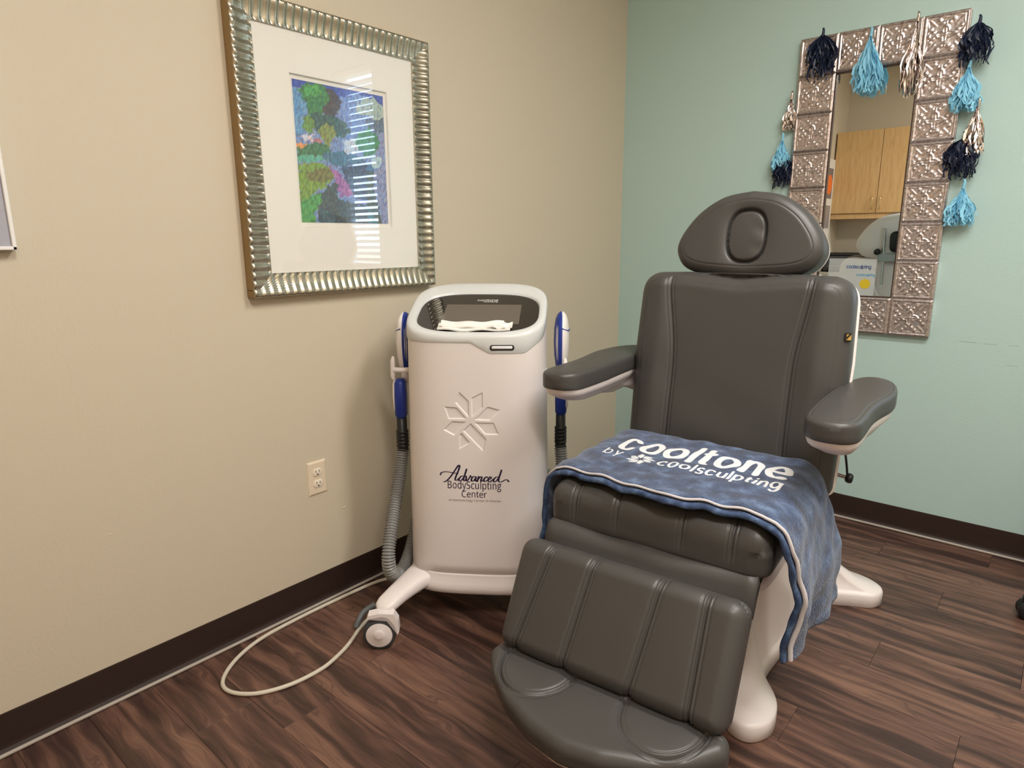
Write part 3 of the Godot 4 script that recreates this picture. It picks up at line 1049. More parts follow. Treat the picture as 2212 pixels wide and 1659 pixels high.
func machine():
	var t := thing("treatment_machine", "white upright body treatment machine on casters between picture wall and chair", "machine", MO, MA)
	var shell := mat(rgb(228, 220, 217), 0.38)
	var pale := mat(rgb(212, 214, 214), 0.30)
	var tire := mat(rgb(58, 60, 62), 0.6)
	# body with the pressed snowflake
	var petals := []
	for e in PETALS:
		var p := PackedVector2Array()
		for i in range(0, 8, 2): p.append(Vector2(-0.0045 + (e[i] - 648) / 5.53 * 0.00144, 0.672 - (e[i + 1] - 478) / 5.53 * 0.00151))
		petals.append(p)
	var ys := [0.166, 0.20, 0.25, 0.32, 0.40, 0.48, 0.54, 0.572]
	var y := 0.574
	while y < 0.770:
		ys.append(y)
		y += 0.0013
	ys.append_array([0.80, 0.84, 0.87, 0.90, 0.918])
	var rows := []
	for yy in ys:
		var row := PackedVector3Array()
		var a := half_width(yy)
		var x := -0.100
		while x <= 0.1001:
			var z := front_z(x, yy)
			if yy > 0.573 and yy < 0.771:
				var q := Vector2(x, yy)
				for p in petals:
					var d := poly_dist(p, q)
					if Geometry2D.is_point_in_polygon(q, p): z -= 0.0030 * smoothstep(0.0, 0.0026, d)
			row.append(Vector3(x, yy, z))
			x += 0.0013
		var t1 := acos(pow(0.1 / a, MN / 2.0))
		var m := 90
		for i in range(1, m):
			var an := lerpf(t1, -PI - t1, float(i) / m)
			var px := a * signf(cos(an)) * pow(absf(cos(an)), 2.0 / MN)
			var pz := MZC + MB2 * signf(sin(an)) * pow(absf(sin(an)), 2.0 / MN)
			var lift := clampf((yy - 0.8) / 0.118, 0.0, 1.0) * (rim_y(px, pz) - 0.93)
			row.append(Vector3(px, yy + maxf(lift, 0.0), pz))
		rows.append(row)
	var mb := MB.new()
	mb.grid(rows, null, true)
	mb.cap(rows[0], true)
	obj("body", mb, shell, t)
	# collar with the sloping rim round the screen
	var seam_y := func(x: float, z: float):
		var front := 0.908
		front = lerpf(front, 0.877, smoothstep(0.012, 0.052, x))
		front = lerpf(front, 0.906, smoothstep(0.150, 0.205, x))
		return lerpf(rim_y(x, z) - 0.032, front, smoothstep(0.10, 0.17, z))
	mb = MB.new()
	var rings := []
	for e in [[0.0005, 0, -0.0025], [0.0022, 0, 0.0], [0.0024, 1, -0.011], [0.0010, 1, -0.005], [-0.0025, 1, -0.0012], [-0.008, 1, 0.0]]:
		var base: int = e[1]
		var off: float = e[2]
		rings.append(super_ring(half_width(0.9) + e[0], MB2 + e[0], MN, 0.0, func(x, z): return (seam_y.call(x, z) if base == 0 else rim_y(x, z)) + off, MZC, 140))
	for e in [[0.191, 0.130, -0.0005], [0.188, 0.127, -0.003], [0.186, 0.125, -0.011]]:
		rings.append(super_ring(e[0], e[1], 3.2, 0.004, func(x, z): return rim_y(x, z) + e[2], 0.066, 140))
	mb.grid(rings, null, true)
	obj("collar", mb, pale, t)
	mb = MB.new()
	var dark_glass := mat(rgb(38, 34, 32), 0.04)
	mb.cap(super_ring(0.187, 0.126, 3.2, 0.004, func(x, z): return rim_y(x, z) - 0.009, 0.066, 80))
	var scr := obj("screen_glass", mb, dark_glass, t)
	mb = MB.new()
	var sp := func(x, z, o): return Vector3(x, rim_y(x, z) - 0.009 + o, z)
	mb.quad(sp.call(-0.104, 0.012, .0006), sp.call(0.134, 0.012, .0006), sp.call(0.134, 0.134, .0006), sp.call(-0.104, 0.134, .0006))
	obj("display", mb, mat(rgb(98, 90, 82), 0.12), scr)
	mb = MB.new()
	var word := pen_word("cooltone")
	var k: float = 0.066 / word[0]
	for l in word[1]:
		ribbon(mb, l, 0.24, func(q): return sp.call(-0.010 + q.x * k, -0.012 - q.y * 0.008, .0008))
	word = pen_word("coolsculpting")
	k = 0.045 / word[0]
	for l in word[1]:
		ribbon(mb, l, 0.30, func(q): return sp.call(0.010 + q.x * k, -0.004 - q.y * 0.004, .0008))
	obj("wordmark", mb, mat(rgb(225, 222, 218), 0.5), scr)
	# slot below the rim
	var on_front := func(x, yy, o): return Vector3(x, yy, front_z(x, yy) + 0.0024 + o)
	mb = MB.new()
	var caps := []
	for e in [[0.0355, 0.0085, -0.001], [0.0355, 0.0085, 0.0012], [0.0335, 0.0068, 0.0022]]:
		var ring := PackedVector3Array()
		for q in round_outline([Vector2(-e[0], -e[1]), Vector2(e[0], -e[1]), Vector2(e[0], e[1]), Vector2(-e[0], e[1])], e[1] * 0.95): ring.append(on_front.call(0.092 + q.x, 0.893 + q.y, e[2]))
		caps.append(ring)
	mb.loft(caps)
	var slot := obj("card_slot", mb, mat(rgb(48, 48, 50), 0.3), t)
	mb = MB.new()
	caps = []
	for e in [[0.030, 0.0040, 0.0016], [0.030, 0.0040, 0.0034], [0.029, 0.003, 0.0040]]:
		var ring := PackedVector3Array()
		for q in round_outline([Vector2(-e[0], -e[1]), Vector2(e[0], -e[1]), Vector2(e[0], e[1]), Vector2(-e[0], e[1])], e[1] * 0.9): ring.append(on_front.call(0.092 + q.x, 0.894 + q.y, e[2]))
		caps.append(ring)
	mb.loft(caps)
	obj("slot_bar", mb, mat(rgb(235, 235, 235), 0.3), slot)
	# lettering on the front
	var ink := mat(rgb(34, 22, 56), 0.5)
	var at_front := func(x, yy): return Vector3(x, yy, front_z(x, yy) + 0.0006)
	var script := [
		[276, 1118, 282, 1100, 300, 1086, 340, 1078, 390, 1080, 440, 1088, 492, 1092],
		[498, 998, 470, 1030, 440, 1075, 405, 1125, 370, 1165, 340, 1190, 312, 1198],
		[470, 1030, 488, 1002, 505, 995, 508, 1015, 492, 1060, 470, 1110, 455, 1150, 455, 1172, 472, 1172, 498, 1150],
		[556, 1122, 530, 1122, 505, 1145, 496, 1170, 510, 1180, 535, 1162, 558, 1128, 575, 1085, 590, 1040],
		[590, 1040, 572, 1095, 556, 1140, 552, 1170, 566, 1176, 584, 1150],
		[584, 1122, 584, 1150, 590, 1178, 608, 1160, 628, 1130, 634, 1116],
		[634, 1116, 640, 1128, 655, 1128], [700, 1128, 675, 1122, 652, 1142, 645, 1170, 658, 1180, 682, 1160, 700, 1128],
		[700, 1128, 694, 1155, 694, 1176, 708, 1172, 722, 1150], [732, 1122, 722, 1152, 714, 1180], [716, 1170, 738, 1138, 762, 1122, 768, 1138, 756, 1165, 762, 1178, 786, 1160],
		[834, 1134, 826, 1122, 806, 1134, 792, 1158, 798, 1178, 822, 1170, 846, 1150],
		[846, 1156, 870, 1146, 880, 1128, 866, 1122, 848, 1144, 842, 1168, 854, 1180, 880, 1168, 906, 1146],
		[964, 1122, 940, 1122, 915, 1142, 904, 1170, 918, 1182, 944, 1162, 966, 1128, 986, 1085, 1000, 1042],
		[1000, 1042, 986, 1085, 970, 1130, 964, 1165, 974, 1180, 1002, 1178, 1030, 1162, 1052, 1154, 1070, 1160, 1082, 1176]]
	mb = MB.new()
	for e in script:
		var raw := []
		for i in range(0, e.size(), 2): raw.append(Vector3(-0.0045 + (e[i] - 648) / 5.53 * 0.00144, 0.672 - (e[i + 1] - 478) / 5.53 * 0.00151, 0))
		var line := []
		for p in smooth_path(raw, 5): line.append(Vector2(p.x, p.y))
		ribbon(mb, line, func(_f, d): return 0.0021 + 0.0034 * pow(maxf(-d.y if d.y < 0 else d.y * 0.8, 0.0), 1.4), func(q): return at_front.call(q.x, q.y))
	var script_part := obj("script_lettering", mb, ink, t)
	script_part.set_meta("label", "dark script lettering Advanced")
	var lines := [["BodySculpting", -0.079, 0.4475, 0.165, 0.0335, "Droid Sans", ink], ["Center", -0.036, 0.4275, 0.077, 0.0215, "Droid Sans", ink], ["at Dermatology Center of Atlanta", -0.077, 0.4125, 0.160, 0.0088, "Droid Sans", mat(rgb(110, 104, 106), 0.5)]]
	for e in lines:
		obj("lettering", flat_text(e[0], e[5], func(q): return at_front.call(e[1] + q.x, e[2] + q.y), e[3], e[4]), e[6], t)
	# foot of the machine
	mb = MB.new()
	rings = []
	for e in [[0.100, 0.200, 0.150], [0.101, 0.226, 0.172], [0.108, 0.234, 0.179], [0.124, 0.236, 0.181], [0.138, 0.231, 0.177], [0.152, 0.2265, 0.1725], [0.164, 0.2245, 0.1705], [0.169, 0.2240, 0.1700]]:
		rings.append(super_ring(e[1], e[2], 3.4, 0.0, e[0], MZC, 72))
	mb.loft(rings)
	obj("base", mb, white_plastic, t)
	for e in [[-1.0, 1.0], [1.0, 1.0], [-1.0, -1.0], [1.0, -1.0]]:
		var s: float = e[0]
		mb = MB.new()
		if e[1] > 0:
			limb(mb, [Vector3(s * 0.150, 0.140, 0.11), Vector3(s * 0.180, 0.138, 0.17), Vector3(s * 0.208, 0.134, 0.225), Vector3(s * 0.234, 0.128, 0.280), Vector3(s * 0.254, 0.121, 0.325), Vector3(s * 0.262, 0.118, 0.345), Vector3(s * 0.266, 0.116, 0.356)], [0.060, 0.052, 0.042, 0.036, 0.034, 0.027, 0.010], [0.028, 0.028, 0.026, 0.023, 0.020, 0.016, 0.007], 2.8)
			obj("leg", mb, white_plastic, t)
			caster(t, Vector3(s * 0.268, 0.049, 0.366), Vector3(0.16, 0, 0.987), white_plastic, tire)
		else:
			limb(mb, [Vector3(s * 0.140, 0.140, -0.05), Vector3(s * 0.165, 0.138, -0.12), Vector3(s * 0.178, 0.128, -0.165), Vector3(s * 0.184, 0.124, -0.180), Vector3(s * 0.185, 0.122, -0.188)], [0.050, 0.042, 0.034, 0.026, 0.010], [0.028, 0.026, 0.021, 0.016, 0.006], 2.8)
			obj("leg", mb, white_plastic, t)
			caster(t, Vector3(s * 0.186, 0.049, -0.170), Vector3(0.9, 0, 0.43), white_plastic, tire)
	# brackets that carry the applicators
	for s in [-1.0, 1.0]:
		mb = MB.new()
		mb.tube(smooth_path([Vector3(s * 0.195, 0.795, 0.055), Vector3(s * 0.245, 0.795, 0.075), Vector3(s * 0.270, 0.797, 0.078)], 4), 0.0085, 12)
		mb.tube([Vector3(s * 0.273, 0.765, 0.078), Vector3(s * 0.274, 0.775, 0.078), Vector3(s * 0.274, 0.825, 0.072), Vector3(s * 0.273, 0.838, 0.068)], func(i, _f): return [0.004, 0.0075, 0.0075, 0.004][i], 12)
		obj("holder", mb, white_plastic, t)
	# papers left on the screen
	var pt := thing("paper_stack", "folded white papers lying on the machine's dark screen", "papers", mworld(0.0, 0.94, 0.15), MA)
	var sheet := mat(rgb(240, 238, 232), 0.8)
	for e in [[-0.106, 0.112, 0.146, 0.178, 0.005, 0.0], [-0.098, 0.092, 0.142, 0.172, 0.011, 0.3], [0.060, 0.118, 0.150, 0.176, 0.011, 1.0]]:
		mb = MB.new()
		var top := []
		var bot := []
		for j in 9:
			var r0 := PackedVector3Array()
			var r1 := PackedVector3Array()
			for i in 25:
				var x := lerpf(e[0], e[1], i / 24.0)
				var z := lerpf(e[2], e[3], j / 8.0)
				var h: float = rim_y(x, z) - 0.009 + e[4] + 0.0022 * sin(i * 0.55 + e[5] * 7.0) + 0.0015 * cos(j * 0.8 + i * 0.3)
				r0.append(Vector3(x, h + 0.0022 - 0.94, z - 0.15)); r1.append(Vector3(x, h - 0.0022 - 0.94, z - 0.15))
			top.append(r0)
			bot.append(r1)
		mb.grid(top)
		bot.reverse()
		mb.grid(bot)
		bot.reverse()
		mb.g = 2
		mb.grid([top[8], bot[8]]); mb.grid([bot[0], top[0]])
		var ea := [PackedVector3Array(), PackedVector3Array()]
		var eb := [PackedVector3Array(), PackedVector3Array()]
		for j in 9:
			ea[0].append(top[j][0]); ea[1].append(bot[j][0])
			eb[0].append(bot[j][24]); eb[1].append(top[j][24])
		mb.grid(ea); mb.grid(eb)
		obj("sheet", mb, sheet, pt)
	for s in [-1.0, 1.0]: applicator(s)

func applicator(s: float):
	var o := mworld(s * 0.26, 0.0, 0.045 if s < 0 else -0.035)
	var hd := Vector3(0.012, 0, -0.040) if s < 0 else Vector3.ZERO
	var t := thing("applicator", "blue and white hand applicator with grey ribbed hose on machine's %s side" % ("picture-wall" if s < 0 else "chair"), "applicator", o + Vector3(0, 0.55, 0), MA, "applicators hung on the machine")
	var white := mat(rgb(232, 226, 222), 0.45)
	var blue := mat(rgb(28, 52, 140), 0.4)
	var black := mat(rgb(26, 26, 28), 0.45)
	var head := [[0.790, 0.014, 0.036], [0.800, 0.018, 0.046], [0.830, 0.022, 0.056], [0.875, 0.024, 0.062], [0.920, 0.023, 0.058], [0.948, 0.019, 0.046], [0.963, 0.013, 0.030], [0.971, 0.006, 0.013], [0.973, 0.001, 0.002]]
	var mb := MB.new()
	var rings := []
	for e in head: rings.append(super_ring(e[1], e[2], 2.3, 0.0, e[0] - 0.55, 0.0, 28))
	mb.loft(rings)
	mb.xf(Transform3D(Basis(), hd))
	obj("head", mb, white, t)
	# blue rubber back of the head, turned to the machine, with one band round the front
	mb = MB.new()
	var arcs := []
	for e in head:
		var row := PackedVector3Array()
		for k in 15:
			var a := lerpf(PI * 0.56, PI * 1.44, k / 14.0) if s < 0 else lerpf(PI * 0.46, PI * 1.54, k / 14.0)
			var q := Vector3(cos(a) * (e[1] + 0.0016), e[0] - 0.55, sin(a) * (e[2] + 0.0016))
			row.append(Vector3(q.x * s, q.y, q.z))
		arcs.append(row)
	mb.grid(arcs)
	mb.xf(Transform3D(Basis(), hd))
	obj("grip_back", mb, blue, t)
	mb = MB.new()
	var band := []
	for k in 13:
		var a := lerpf(-PI * 0.5, PI * 0.5, k / 12.0)
		band.append(Vector3(cos(a) * 0.0245 * s, 0.925 - 0.55 - 0.012 * cos(a), sin(a) * 0.057))
	mb.tube(band, 0.0022, 6)
	mb.xf(Transform3D(Basis(), hd))
	obj("band", mb, blue, t)
	mb = MB.new()
	rings = []
	for e in [[0.740, 0.013, 0.018], [0.76, 0.015, 0.022], [0.795, 0.015, 0.034]]: rings.append(super_ring(e[1], e[2], 2.4, 0.0, e[0] - 0.55, 0.0, 20))
	mb.loft(rings)
	mb.xf(Transform3D(Basis(), hd))
	obj("neck", mb, white, t)
	mb = MB.new()
	rings = []
	for e in [[0.628, 0.012, 0.014], [0.640, 0.019, 0.024], [0.70, 0.020, 0.026], [0.748, 0.018, 0.024], [0.760, 0.012, 0.016]]: rings.append(super_ring(e[1], e[2], 3.0, 0.0, e[0] - 0.55, 0.0, 24))
	mb.loft(rings)
	obj("handle", mb, blue, t)
	mb = MB.new()
	rings = []
	for e in [[0.652, 0.004, 0.010], [0.660, 0.007, 0.018], [0.70, 0.008, 0.021], [0.745, 0.007, 0.018], [0.762, 0.003, 0.010]]: rings.append(super_ring(e[1], e[2], 2.6, s * 0.0165, e[0] - 0.55, 0.0, 20))
	mb.loft(rings)
	obj("handle_trim", mb, white, t)
	mb = MB.new()
	var prof := [Vector2(0.0165, 0.082), Vector2(0.0165, 0.040)]
	for k in 5:
		prof.append(Vector2(0.0205, 0.036 - k * 0.012)); prof.append(Vector2(0.0205, 0.030 - k * 0.012)); prof.append(Vector2(0.0175, 0.0285 - k * 0.012)); prof.append(Vector2(0.0175, 0.0265 - k * 0.012))
	prof.append(Vector2(0.020, -0.032))
	mb.lathe(prof, Vector3.ZERO, Vector3.UP, 22)
	obj("collar", mb, black, t)
	# ribbed hose: down, round and back up behind the machine
	var pts := [Vector3(0, -0.030, 0.0), Vector3(-0.006, -0.10, 0.026), Vector3(-0.010, -0.185, 0.087), Vector3(-0.010, -0.25, 0.145), Vector3(-0.010, -0.315, 0.188), Vector3(-0.008, -0.375, 0.182), Vector3(-0.004, -0.424, 0.118), Vector3(0.006, -0.415, 0.045), Vector3(0.016, -0.36, -0.02), Vector3(0.030, -0.26, -0.085), Vector3(0.058, -0.16, -0.11)]
	var path := []
	for p in pts: path.append(Vector3(-p.x * s, p.y, p.z) if s > 0 else p)
	var c := Curve3D.new()
	for p in smooth_path(path, 10): c.add_point(p)
	var len := c.get_baked_length()
	var ribs := int(len / 0.0085)
	var pl := []
	for i in ribs * 6 + 1: pl.append(c.sample_baked(len * i / (ribs * 6)))
	mb = MB.new()
	mb.tube(pl, func(i, _f): return 0.0195 + 0.0028 * cos(TAU * i / 6.0), 18)
	obj("hose", mb, mat(rgb(132, 132, 130), 0.32), t)

# ---------------------------------------------------------------- treatment chair
const CA := 0.0814
const CO := Vector3(1.085, 0.0, 1.1188)
const CK := 0.94
const CLIFT := 0.0721

func pad_frame(o: Vector3, v: Vector3) -> Transform3D:
	# x across the chair, v up the pad, n = out of its face
	var n := Vector3.RIGHT.cross(v).normalized()
	return Transform3D(Basis(Vector3.RIGHT, v.normalized(), n), o)

func mirrored(poly: PackedVector2Array, dx := 0.0) -> PackedVector2Array:
	var out := PackedVector2Array()
	for i in range(poly.size() - 1, -1, -1): out.append(Vector2(-poly[i].x + dx, poly[i].y))
	return out

func inset(poly: PackedVector2Array, by: float) -> PackedVector2Array:
	var area := 0.0
	var m := poly.size()
	for i in m: area += poly[i].cross(poly[(i + 1) % m])
	var out := PackedVector2Array()
	for i in m:
		var d := (poly[(i + 1) % m] - poly[(i + m - 1) % m]).normalized() * signf(area)
		out.append(poly[i] - Vector2(d.y, -d.x) * by)
	return out

func plate(poly: PackedVector2Array, layers: Array, _centre := Vector2.ZERO) -> MB:
	# layers: [height, inset]; a soft-edged plate standing on the plane of poly (x, y), height along z
	var rings := []
	for l in layers:
		var ring := PackedVector3Array()
		for q in inset(poly, l[1]): ring.append(Vector3(q.x, q.y, l[0]))
		rings.append(ring)
	var mb := MB.new()
	mb.loft(rings)
	return mb

func chair():
	var t := thing("treatment_chair", "charcoal leather reclining treatment chair on white plastic base", "chair", CO, CA)
	var shell := white_plastic
	# --- base: flat feet rising to a centre block
	var half := [Vector2(0.0, 0.30), Vector2(0.10, 0.31), Vector2(0.145, 0.39), Vector2(0.168, 0.455), Vector2(0.202, 0.483), Vector2(0.239, 0.478), Vector2(0.268, 0.436), Vector2(0.272, 0.384), Vector2(0.257, 0.330), Vector2(0.222, 0.276), Vector2(0.204, 0.238), Vector2(0.204, 0.168), Vector2(0.216, 0.04), Vector2(0.224, -0.10), Vector2(0.232, -0.22), Vector2(0.252, -0.285), Vector2(0.298, -0.312), Vector2(0.348, -0.337), Vector2(0.391, -0.357), Vector2(0.411, -0.397), Vector2(0.404, -0.437), Vector2(0.368, -0.472), Vector2(0.31, -0.494), Vector2(0.22, -0.497), Vector2(0.10, -0.492), Vector2(0.0, -0.487)]
	var outline := PackedVector2Array()
	var fine := []
	for p in half: fine.append(Vector3(p.x, 0, p.y))
	for p in smooth_path(fine, 4): outline.append(Vector2(p.x, p.z))
	for p in mirrored(outline):
		if p.x < -1e-4: outline.append(p)
	var rings := []
	for e in [[0.0, 1.0, 0.005], [0.004, 1.0, 0.0], [0.040, 1.0, 0.0], [0.0475, 1.0, 0.003], [0.051, 1.0, 0.010], [0.056, 0.93, 0.010], [0.080, 0.70, 0.010], [0.125, 0.46, 0.010], [0.185, 0.26, 0.010], [0.250, 0.10, 0.010], [0.284, 0.02, 0.010], [0.292, 0.0, 0.010], [0.296, -0.06, 0.010]]:
		var ring := PackedVector3Array()
		for q in inset(outline, e[2]):
			# block outline this point of the rim leads to
			var an := atan2(q.y + 0.05, q.x)
			var blk := Vector2(0.190 * signf(cos(an)) * pow(absf(cos(an)), 0.45), -0.06 + 0.31 * signf(sin(an)) * pow(absf(sin(an)), 0.45))
			var w := blk.lerp(q, clampf(e[1], 0.0, 1.0))
			if e[1] < 0: w = Vector2(w.x * 0.93, -0.06 + (w.y + 0.06) * 0.95)
			ring.append(Vector3(w.x, e[0], w.y))
		rings.append(ring)
	var mb := MB.new()
	mb.loft(rings)
	obj("base", mb, shell, t)
	mb = MB.new()
	rings = []
	for e in [[0.22, 0.175, 0.24], [0.30, 0.175, 0.24]]: rings.append(super_ring(e[1], e[2], 6.0, 0.0, e[0], 0.03, 48))
	mb.loft(rings)
	obj("column", mb, shell, t)
	mb = MB.new()
	rings = []
	for e in [[0.268, 0.218, 0.27, 0.12], [0.274, 0.226, 0.28, 0.12], [0.36, 0.245, 0.33, 0.20], [0.43, 0.258, 0.35, 0.23], [0.449, 0.258, 0.35, 0.23]]: rings.append(super_ring(e[1], e[2], 7.0, 0.0, e[0], e[3], 64))
	mb.loft(rings)
	obj("seat_shell", mb, shell, t)
	# --- seat
	var so := round_outline([[Vector2(-0.29, -0.64), 0.05], [Vector2(0.29, -0.64), 0.05], [Vector2(0.29, -0.04), 0.04], [Vector2(-0.29, -0.04), 0.04]], 0.05)
	var sseams := [-0.205, -0.085, 0.085, 0.205]
	mb = cushion(so, 0.120, 0.055, func(x, y, d):
		var h := 0.004 * sin(clampf((y + 0.64) / 0.6, 0, 1) * PI)
		for s in sseams: h += seam(x - s, 0.0035)
		return h, 250, 90, 0.012, true)
	mb.xf(pad_frame(Vector3(0, 0.450, 0), Vector3(0, 0, -1)))
	obj("seat_cushion", mb, leather, t)
	# --- leather flap between seat and leg rest
	mb = MB.new()
	var prof := [Vector2(0.56, 0.455), Vector2(0.63, 0.462), Vector2(0.672, 0.467), Vector2(0.692, 0.457), Vector2(0.702, 0.437), Vector2(0.708, 0.405), Vector2(0.712, 0.36), Vector2(0.70, 0.36), Vector2(0.690, 0.42), Vector2(0.67, 0.45), Vector2(0.62, 0.450), Vector2(0.56, 0.445)]
	rings = []
	for i in 25:
		var x := lerpf(-0.272, 0.268, i / 24.0)
		var ring := PackedVector3Array()
		for k in prof.size():
			var p: Vector2 = prof[k]
			ring.append(Vector3(x, p.y - 0.010 * (1.0 - pow(absf(x) / 0.287, 2.0)) * (1.0 if k > 0 and k < 6 else 0.4) + 0.002 * sin(x * 31.0 + k), p.x - 0.030 - 0.02 * smoothstep(-0.1, 0.27, x) + 0.003 * sin(x * 17.0)))
		rings.append(ring)
	mb.loft(rings)
	obj("gusset", mb, leather, t)
	# --- leg rest
	var lo := round_outline([[Vector2(-0.283, -0.272), 0.035], [Vector2(0.283, -0.272), 0.035], [Vector2(0.283, 0.0), 0.04], [Vector2(-0.283, 0.0), 0.04]], 0.04)
	var lseams := [-0.19, -0.073, 0.098, 0.203]
	mb = cushion(lo, 0.085, 0.034, func(x, y, d):
		var h := 0.003
		for i in 4:
			var drift: float = [-0.16, -0.09, -0.10, 0.02][i]
			h += seam(x - (lseams[i] + drift * -y), 0.0042)
		return h, 260, 80, 0.012, true)
	var lv := Vector3(0, 0.241, -0.117).normalized()
	var lf := pad_frame(Vector3(0, 0.461, 0.768), lv)
	lf.origin -= lf.basis.z * 0.085
	mb.xf(lf)
	obj("leg_rest", mb, leather, t)
	mb = plate(round_outline([Vector2(-0.272, -0.262), Vector2(0.272, -0.262), Vector2(0.272, -0.01), Vector2(-0.272, -0.01)], 0.04), [[-0.028, 0.03], [-0.022, 0.012], [-0.008, 0.0], [0.004, 0.0]], Vector2(0, -0.13))
	mb.xf(lf)
	obj("leg_rest_shell", mb, shell, t)
	# --- half-moon foot rest
	var fo := round_outline([[Vector2(0.290, -0.835), 0.03], [Vector2(0.300, -0.885), 0.03], [Vector2(0.250, -0.945), 0.06], [Vector2(0.172, -1.002), 0.08], [Vector2(0.09, -1.040), 0.08], [Vector2(0.0, -1.058), 0.1], [Vector2(-0.09, -1.040), 0.08], [Vector2(-0.172, -1.002), 0.08], [Vector2(-0.250, -0.945), 0.06], [Vector2(-0.300, -0.885), 0.03], [Vector2(-0.290, -0.835), 0.03]], 0.03, 8)
	mb = cushion(fo, 0.056, 0.026, func(x, y, d):
		var h := 0.002
		for s in [-1.0, 1.0]:
			var q := Vector2((x - s * 0.158) / 0.092, (y + 0.868) / 0.108)
			if y < -0.862: h += seam((q.length() - 1.0) * 0.105, 0.0045)
		return h, 260, 100)
	var fv := Vector3(0, 0.06, -1.0).normalized()
	var ff := pad_frame(Vector3(0, 0.146 + 0.06 * 0.87, 0), fv)
	mb.xf(ff)
	var foot := obj("foot_rest", mb, leather, t)
	mb = plate(fo, [[-0.020, 0.05], [-0.016, 0.02], [-0.006, 0.008], [0.006, 0.002], [0.010, 0.002], [0.011, 0.01]], Vector2(0, -0.95))
	mb.xf(ff)
	obj("foot_rest_shell", mb, shell, t)
	mb = MB.new()
	mb.box(Vector3(0, 0.175, 0.80), Vector3(0.30, 0.05, 0.10), 0.008)
	obj("foot_rest_bracket", mb, shell, t)
	# --- backrest
	var bv := Vector3(0, 1.0, -0.136).normalized()
	var bo := round_outline([[Vector2(-0.316, -0.01), 0.03], [Vector2(0.312, -0.01), 0.03], [Vector2(0.322, 0.38), 0.3], [Vector2(0.314, 0.618), 0.19], [Vector2(0.17, 0.622), 0.2], [Vector2(0.0, 0.606), 0.2], [Vector2(-0.17, 0.622), 0.2], [Vector2(-0.314, 0.618), 0.19], [Vector2(-0.322, 0.38), 0.3]], 0.05, 10)
	var bs := func(y): return 0.178 + 0.012 * smoothstep(0.12, 0.0, y) + 0.030 * pow(smoothstep(0.30, 0.60, y), 1.4)
	mb = cushion(bo, 0.100, 0.052, func(x, y, d):
		var h := 0.0
		var sx: float = bs.call(y)
		h += seam(absf(x) - sx, 0.0040)
		# bolsters stand a little proud, the middle is softly dished
		h += 0.013 * exp(-pow((absf(x) - 0.238) / 0.040, 2.0))
		h -= 0.006 * (1.0 - pow(minf(absf(x) / 0.18, 1.0), 2.0))
		h += 0.0025 * sin(x * 23.0 + y * 9.0) * sin(y * 21.0 - x * 6.0) * smoothstep(0.5, 0.1, y)
		h -= 0.0016 * exp(-pow((d - 0.034) / 0.002, 2.0))
		return h, 260, 110)
	var bf := pad_frame(Vector3(0, 0.487, 0.1335), bv)
	bf.origin -= bf.basis.z * 0.100
	mb.xf(bf)
	var back := obj("backrest", mb, leather, t)
	var bsh := PackedVector2Array()
	for q in bo: bsh.append(Vector2(q.x, q.y * 0.985))
	mb = plate(bsh, [[-0.034, 0.06], [-0.030, 0.03], [-0.014, 0.006], [0.004, -0.005], [0.012, -0.006], [0.016, -0.003], [0.018, 0.004]])
	mb.xf(bf)
	obj("backrest_shell", mb, shell, t)
	mb = MB.new()
	mb.tube(smooth_path([Vector3(-0.125, 0.56, -0.036), Vector3(-0.120, 0.48, -0.040), Vector3(-0.095, 0.41, -0.042), Vector3(-0.050, 0.372, -0.042), Vector3(0.0, 0.362, -0.042), Vector3(0.050, 0.372, -0.042), Vector3(0.095, 0.41, -0.042), Vector3(0.120, 0.48, -0.040), Vector3(0.125, 0.56, -0.036)], 5), 0.014, 12)
	mb.xf(bf)
	obj("shell_rib", mb, shell, t)
	mb = MB.new()
	mb.box(Vector3(0, 0, 0), Vector3(0.021, 0.024, 0.004), 0.0012)
	mb.xf(bf * Transform3D(Basis(Vector3.UP, 0.9), Vector3(0.3120, 0.452, 0.082)))
	var tg := obj("brand_tag", mb, mat(rgb(34, 28, 20), 0.4), back)
	mb = MB.new()
	mb.g = -1
	for q in [[-0.008, -0.008, 0.008, -0.008, 0.008, 0.008], [-0.008, 0.000, 0.000, 0.008, -0.008, 0.008]]:
		mb.tri(Vector3(q[0], q[1], 0.0026), Vector3(q[2], q[3], 0.0026), Vector3(q[4], q[5], 0.0026))
	mb.xf(bf * Transform3D(Basis(Vector3.UP, 0.9), Vector3(0.3120, 0.452, 0.082)))
	obj("tag_print", mb, mat(rgb(216, 178, 92), 0.35, 0.5), back)
	# --- headrest
	var hw := 1.02
	var ho := PackedVector2Array()
	var hraw := []
	for p in [[0.0, 1.340], [0.082, 1.326], [0.150, 1.285], [0.195, 1.232], [0.2155, 1.186], [0.210, 1.150], [0.182, 1.118], [0.120, 1.101], [0.0, 1.094]]: hraw.append(Vector3(p[0] * hw, (p[1] - 1.094) * 1.06 - 0.108, 0))
	for p in smooth_path(hraw, 6): ho.append(Vector2(p.x, p.y))
	for p in mirrored(ho):
		if p.x < -1e-4: ho.append(p)
